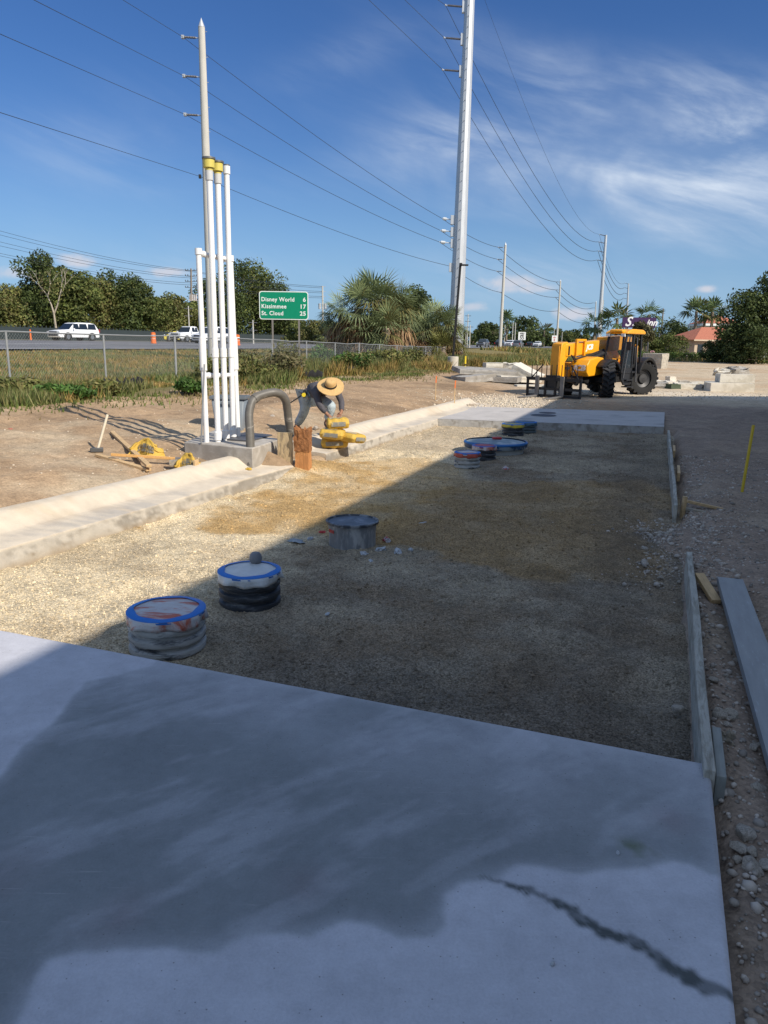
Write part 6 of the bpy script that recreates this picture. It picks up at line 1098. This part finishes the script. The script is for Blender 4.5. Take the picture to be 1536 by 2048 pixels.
p = D(1303, 757, 37); p[2] = hz(p); t = thing('concrete_pipe_ring', 'short white concrete pipe ring lying on its side behind the rear wheel', 'pipe ring', p, .9)
B(MB().lathe([(.27, -.2), (.27, .2), (.17, .2), (.17, -.2), (.27, -.2)], 24).xf(Matrix.Translation((0, 0, .26)) @ Matrix.Rotation(math.pi/2, 4, 'X')), 'ring', wc, t)
p = D(1384, 716, 105); p[2] = hz(p)-.1; heap('gravel_pile', p, 2.6, 2.2, 1.45, M('grey_gravel_pile', (.42, .37, .30), .95, var=.2, vs=3, bump=.6, bs=12), 'cone of grey gravel in front of the red-roofed house', 11, 0, 'gravel pile')
p = Wp(36.5, -8.0); p[2] = hz(p)-.03; heap('dirt_mound', p, 2.2, 1.0, .55, M('brown_mound', (.33, .24, .15), .95, var=.25, vs=3, bump=.8, bs=10), 'low brown dirt mound at the weeds left of the light base', 12, .3, 'dirt mound')
for i, (px, w, l) in enumerate(((1506, 1.2, 'left of two grey utility cabinets at the right edge'), (1529, .95, 'right one of two grey utility cabinets at the right edge'))):
    p = gz(px, 112); t = thing('utility_cabinet', l, 'utility cabinet', (p[0], p[1], hz(p)-.05)); B(MB().box((0, 0, .55), (w, .7, 1.1)), 'case', M('cabinet_grey', (.50, .52, .50), .5), t, bevel=.03); B(MB().box((w*.05, -.362, .55), (w*.8, .02, .9)), 'door', M('cabinet_door', (.56, .58, .55), .5), t, bevel=.005); B(MB().box((0, 0, .03), (w*1.2, .9, .12)), 'plinth', gc, t)
p = gz(1480, 108); t = thing('low_crate', 'low grey slatted crate left of the utility cabinets', 'crate', (p[0], p[1], hz(p))); mb = MB(); [mb.box((0, -.3, .08+.14*k), (1.1, .03, .08)) for k in range(3)]; [mb.box((-.5+.25*k, 0, .22), (.05, .6, .44)) for k in range(5)]; B(mb, 'slats', wood, t)
# survey stakes
for i, (px, py, ty, Y, m_, l) in enumerate(((871, 797, 752, 21.5, 'or', 'orange topped survey stake left of the two near the kerb end'), (909, 803, 761, 20.5, 'or', 'orange topped survey stake right of the two near the kerb end'), (783, 752, 727, 36, 'ye', 'thin yellow survey stake in the weeds below the palms'))):
    p = D(px, py, Y); p[2] = hz(p); t = thing('survey_stake', l, 'stake', p); h = D(px, ty, Y)[2]-p[2]; B(MB().bar((0, 0, -.1), (0, 0, h*.72), .025), 'stick', freshw, t); B(MB().bar((0, 0, h*.72), (.01, 0, h), .03), 'painted_tip', M('stake_orange', (.75, .18, .04), .6) if m_ == 'or' else M('stake_yellow', (.65, .50, .05), .6), t)
p = D(930, 737, 40); p[2] = hz(p); t = thing('pipeline_marker', 'yellow plastic marker post right of the concrete light base', 'marker post', p); h = D(930, 712, 40)[2]-p[2]; B(MB().tube([(0, 0, -.2), (0, 0, h)], .05, 10), 'post', M('marker_yellow', (.72, .55, .03), .5), t); B(MB().tube([(0, 0, h*.42), (0, 0, h*.52)], .053, 10), 'black_label', mblk, t)
# ------------------------------------------------------------------ house, hedge, purple sign
p0 = gz(1410, 128); t = thing('red_roof_house', 'low tan house with a terracotta tiled hip roof behind dark trees', 'house', (p0[0], p0[1], hz(p0)), .25); hw = M('tan_stucco', (.48, .38, .28), .85, var=.05); tile = M('terracotta_tiles', (.42, .15, .09), .8, var=.2, vs=3, bump=.6, bs=9, stretch=(3, 1, 1))
B(MB().box((4, 4, 1.5), (12, 8, 3.4)), 'wall', hw, t); V = [(-2.7, -.7, 3.1), (10.7, -.7, 3.1), (10.7, 8.7, 3.1), (-2.7, 8.7, 3.1), (2.0, 4, 5.3), (6.2, 4, 5.3)]; mk('roof', V, [(0, 1, 5, 4), (1, 2, 5), (2, 3, 4, 5), (3, 0, 4), (0, 3, 2, 1)], tile, t); B(MB().box((4, -.72, 3.02), (13.5, .08, .22)), 'fascia', M('tan_fascia', (.55, .45, .33), .8), t)
for x in (-.9, 1.2, 3.4): w_ = B(MB().box((x, -.02, 1.5), (1.0, .1, 1.6)), 'window', glass, t); B(MB().box((x, -.05, .65), (1.2, .14, .08)), 'sill', M('tan_fascia'), w_)
p0 = gz(1425, 175); t = thing('pale_tower_house', 'pale building with red tile and white cornice just above the red roof', 'building', (p0[0], p0[1], hz(p0))); B(MB().box((2, 4, 3.3), (9, 8, 7.2)), 'wall', M('pale_wall', (.62, .56, .48), .8), t); B(MB().box((2, 4, 7.0), (9.8, 8.8, .5)), 'cornice', wht, t); V = [(-2.8, -.3, 7.3), (6.8, -.3, 7.3), (6.8, 8.3, 7.3), (-2.8, 8.3, 7.3), (2, 4, 9.4)]; mk('roof', V, [(0, 1, 4), (1, 2, 4), (2, 3, 4), (3, 0, 4), (0, 3, 2, 1)], tile, t)
p0 = gz(1320, 103); hp = tag(thing('hedge', 'long clipped green hedge behind the sand at the back of the site', 'hedge', (p0[0], p0[1], hz(p0))), None); r = np.random.default_rng(4)
C_ = [(-6+15*i/20, 0, .55) for i in range(21)]; V, F, C = leaves(C_, [(.65, .6, .62)]*21, 9000, .10, GRN+OAKC, 8, 1.2, .5); npmesh('foliage', V, F, leafm, C, hp); mb = MB(); [mb.tube([(c[0], 0, -.1), (c[0]+.1, 0, .8)], .03, 4) for c in C_]; B(mb, 'stems', barkm, hp)
pk = gz(1305, 108); ob = scrap(1307, 700, .8, M('pink_bush', (.55, .28, .28), .8), 'small pinkish dome seen above the green hedge', 55, 'pink_shrub', 'shrub', .8, 0); ob.location = (pk[0], pk[1], hz(pk)+.75)
p0 = gz(1274, 138); z1 = hgt(1274, 635, 138, p0[2]); z0 = hgt(1274, 655.5, 138, p0[2]); t = thing('purple_sign', 'purple roadside sign with white script, half hidden by a tree', 'sign', p0); wv = 6.0
B(MB().box((0, 0, (z0+z1)/2), (wv, .3, z1-z0)), 'panel', M('sign_purple', (.045, .015, .075), .5), t); B(MB().tube([(-2, .1, -.2), (-2, .1, z0)], .15, 8), 'post', mgry, t); B(MB().tube([(2, .1, -.2), (2, .1, z0)], .15, 8), 'post', mgry, t)
text('S', 2.3, wht, t, (-2.6, -.17, z0+.3), (1, 0, 0), (0, 0, 1), off=.04, shear=.35); text('inn', 1.6, wht, t, (1.25, -.17, z0+.4), (1, 0, 0), (0, 0, 1), off=.04, shear=.35); text('.', 2.3, wht, t, (-1.3, -.17, z0+.3), (1, 0, 0), (0, 0, 1), off=.04)
# ------------------------------------------------------------------ the worker
def skinned(name, J, E, mat, parent, sub=1, root=0):
    me = bpy.data.meshes.new(name); me.from_pydata([tuple(j[0]) for j in J], E, []); o = bpy.data.objects.new(name, me); COL.objects.link(o); o.modifiers.new('s', 'SKIN'); s2 = o.modifiers.new('u', 'SUBSURF'); s2.levels = s2.render_levels = sub
    for i, j in enumerate(J): v = me.skin_vertices[0].data[i]; rr_ = j[1] if isinstance(j[1], tuple) else (j[1], j[1]); v.radius = rr_; v.use_root = (i == root)
    dg = bpy.context.evaluated_depsgraph_get(); dg.update(); m2 = bpy.data.meshes.new_from_object(o.evaluated_get(dg)); bpy.data.objects.remove(o); m2.name = name; m2.materials.clear(); m2.materials.append(mat); m2.polygons.foreach_set('use_smooth', [True]*len(m2.polygons)); o = bpy.data.objects.new(name, m2); COL.objects.link(o)
    if parent: o.parent = parent
    return o
PY = 12.75; Pg = D(630, 857, PY); Pg[2] = hz(Pg); PP = np.array(Pg)
def J(px, py, dY): return Vector(D(px, py, PY+dY)-PP)
man = thing('person', 'bending worker in wide straw hat, dark grey shirt and pale jeans, gripping a cement bag', 'person', Pg)
skin_ = M('tan_skin', (.30, .15, .09), .6); shirt = M('dark_grey_shirt', (.085, .08, .09), .85, var=.2, vs=9, bump=.6, bs=14); jean = M('pale_jeans', (.44, .52, .56), .85, var=.25, vs=9, bump=.9, bs=14, col2=(.26, .31, .35), cs=9, cthr=(.5, .65)); straw = M('straw_hat', (.56, .36, .15), .8, var=.15, vs=25, bump=.5, bs=60); boot = M('black_boot', (.02, .02, .02), .6)
pel = J(620, 789, .22); ch = J(640, 776, 0.02); nk = J(652, 775, -.12); hd_ = J(661, 777, -.22); shR = J(630, 781, -.10)+Vector((0, -.02, 0)); shL = J(672, 778, .08)
hipL = J(612, 793, .16); kneeL = J(609, 822, .20); ankL = J(594, 852, .42); toeL = J(590, 857, .28)
hipR = J(632, 796, .12); kneeR = J(664, 812, -.18); ankR = J(653, 846, -.02); toeR = J(655, 853, -.14)
elR = J(640, 812, -.34); wrR = J(655, 829, -.36); elL = J(683, 803, -.05); wrL = J(683, 824, -.28)
def lerp3(a, b, k): return a.lerp(b, k)
JJ = [(pel, .14), (lerp3(pel, ch, .5), .135), (ch, .15), (nk, .065), (hd_, .095), (hipL, .10), (kneeL, .062), (ankL, .042), (toeL, .035), (hipR, .10), (kneeR, .065), (ankR, .042), (toeR, .035), (shR, .065), (elR, .042), (wrR, .028), (shL, .065), (elL, .042), (wrL, .028)]
EE = [(0, 1), (1, 2), (2, 3), (3, 4), (0, 5), (5, 6), (6, 7), (7, 8), (0, 9), (9, 10), (10, 11), (11, 12), (2, 13), (13, 14), (14, 15), (2, 16), (16, 17), (17, 18)]
def hand(w, d, side, base):                # palm, four curled fingers and a thumb, all in the one body mesh
    d = d.normalized(); s = d.cross(Vector((0, 0, 1))).normalized()*side; dn_ = Vector((0, 0, -1)); pm = w+d*.055; i0 = len(JJ); JJ.append((pm, (.034, .018))); EE.append((base, i0))
    for k in range(4):
        L = (.072, .082, .078, .060)[k]; r_ = pm+s*(-.03+.02*k)+d*.02; a = len(JJ); JJ.extend([(r_, .0095), (r_+d*L*.5+dn_*.012, .009), (r_+d*L*.62+dn_*.045, .0075)]); EE.extend([(i0, a), (a, a+1), (a+1, a+2)])
    r_ = w+d*.03-s*.035; a = len(JJ); JJ.extend([(r_, .011), (r_+d*.03-s*.02+dn_*.02, .0095)]); EE.extend([(i0, a), (a, a+1)])
hand(wrR, Vector((.5, -.4, -.35)), 1, 15); hand(wrL, Vector((-.25, -.5, -.35)), -1, 18)
body = skinned('body', JJ, EE, skin_, man, 1)
mb = MB(); mb.lathe([(.005, .035), (.02, .02), (.024, 0)], 8, (0, 0, 0)); mb.v = [tuple(Matrix.Rotation(1.9, 3, 'X') @ Vector(v)+hd_+Vector((.02, -.085, -.055))) for v in mb.v]; B(mb, 'nose', skin_, body)
for s_ in (-1, 1): B(MB().lathe([(.001, -.011), (.011, 0), (.001, .011)], 8, tuple(hd_+Vector((.02+s_*.033, -.075, -.035)))), 'eye', boot, body)
tor = skinned('shirt', [(lerp3(pel, ch, .12), .155), (lerp3(pel, ch, .55)+Vector((0, 0, .02)), .165), (ch, .170), (nk, .085), (shR, .085), (lerp3(shR, elR, .5), .066), (elR, .060), (lerp3(elR, wrR, .85), .045), (shL, .085), (lerp3(shL, elL, .5), .066), (elL, .058), (lerp3(elL, wrL, .5), .054), (lerp3(elL, wrL, .9), .044)], [(0, 1), (1, 2), (2, 3), (2, 4), (4, 5), (5, 6), (6, 7), (2, 8), (8, 9), (9, 10), (10, 11), (11, 12)], shirt, man, 1)
tro = skinned('jeans', [(pel, .160), (hipL, .120), (lerp3(hipL, kneeL, .5), .105), (kneeL, .088), (lerp3(kneeL, ankL, .5), .080), (ankL+Vector((0, 0, .03)), .072), (hipR, .120), (lerp3(hipR, kneeR, .5), .108), (kneeR, .092), (lerp3(kneeR, ankR, .5), .078), (ankR+Vector((0, 0, .05)), .068)], [(0, 1), (1, 2), (2, 3), (3, 4), (4, 5), (0, 6), (6, 7), (7, 8), (8, 9), (9, 10)], jean, man, 1)
for a_, b_ in ((ankL, toeL), (ankR, toeR)): skinned('boot', [(a_+Vector((0, .03, .05)), .052), (a_+Vector((0, .04, -.02)), .055), (b_, .045)], [(0, 1), (1, 2)], boot, man, 1)
hc = J(661, 772, -.30); ax_ = (Vector(D(663, 755, PY-.42)-PP)-hc).normalized(); ax_ = Vector((.06, -.62, .78)).normalized(); zz_ = Vector((0, 0, 1)); q_ = zz_.rotation_difference(ax_).to_matrix()
def hatpart(prof, nm, mat, ov=1.0, par=None): mb = MB(); mb.lathe(prof, 40); mb.v = [tuple(q_ @ Vector((v[0]*1.0, v[1]*ov, v[2]+.012*math.sin(2*math.atan2(v[1], v[0]))*(1 if math.hypot(v[0], v[1]) > .15 else 0)))+hc) for v in mb.v]; return B(mb, nm, mat, par or man, 60)
hat = hatpart([(.225, -.012), (.222, -.004), (.17, .0), (.105, .012), (.098, .03), (.094, .08), (.080, .118), (.05, .130), (.0015, .122), (.001, .118), (.048, .122), (.076, .11), (.09, .07), (.092, .02), (.1, .004), (.17, -.008), (.225, -.012)], 'straw_hat', straw); hatpart([(.103, .012), (.106, .014), (.1005, .044), (.097, .044)], 'hat_band', boot, 1.0, hat)
mb = MB(); a_ = J(611, 789, .02); mb.tube([a_+Vector((.0, 0, .06)), a_+Vector((-.03, -.03, -.02))], .035, 8); mb.tube([a_+Vector((-.04, -.04, .0)), a_+Vector((-.30, -.06, -.17))], .012, 6); mb.bar(a_+Vector((-.06, -.05, .03)), a_+Vector((-.01, -.05, -.05)), .03); B(mb, 'tool_belt', boot, man)
B(MB().tube([a_+Vector((-.02, -.07, .0)), a_+Vector((-.02, -.10, -.0))], .034, 14), 'tape_measure', M('marker_yellow'), man)
# ------------------------------------------------------------------ last safety: nothing
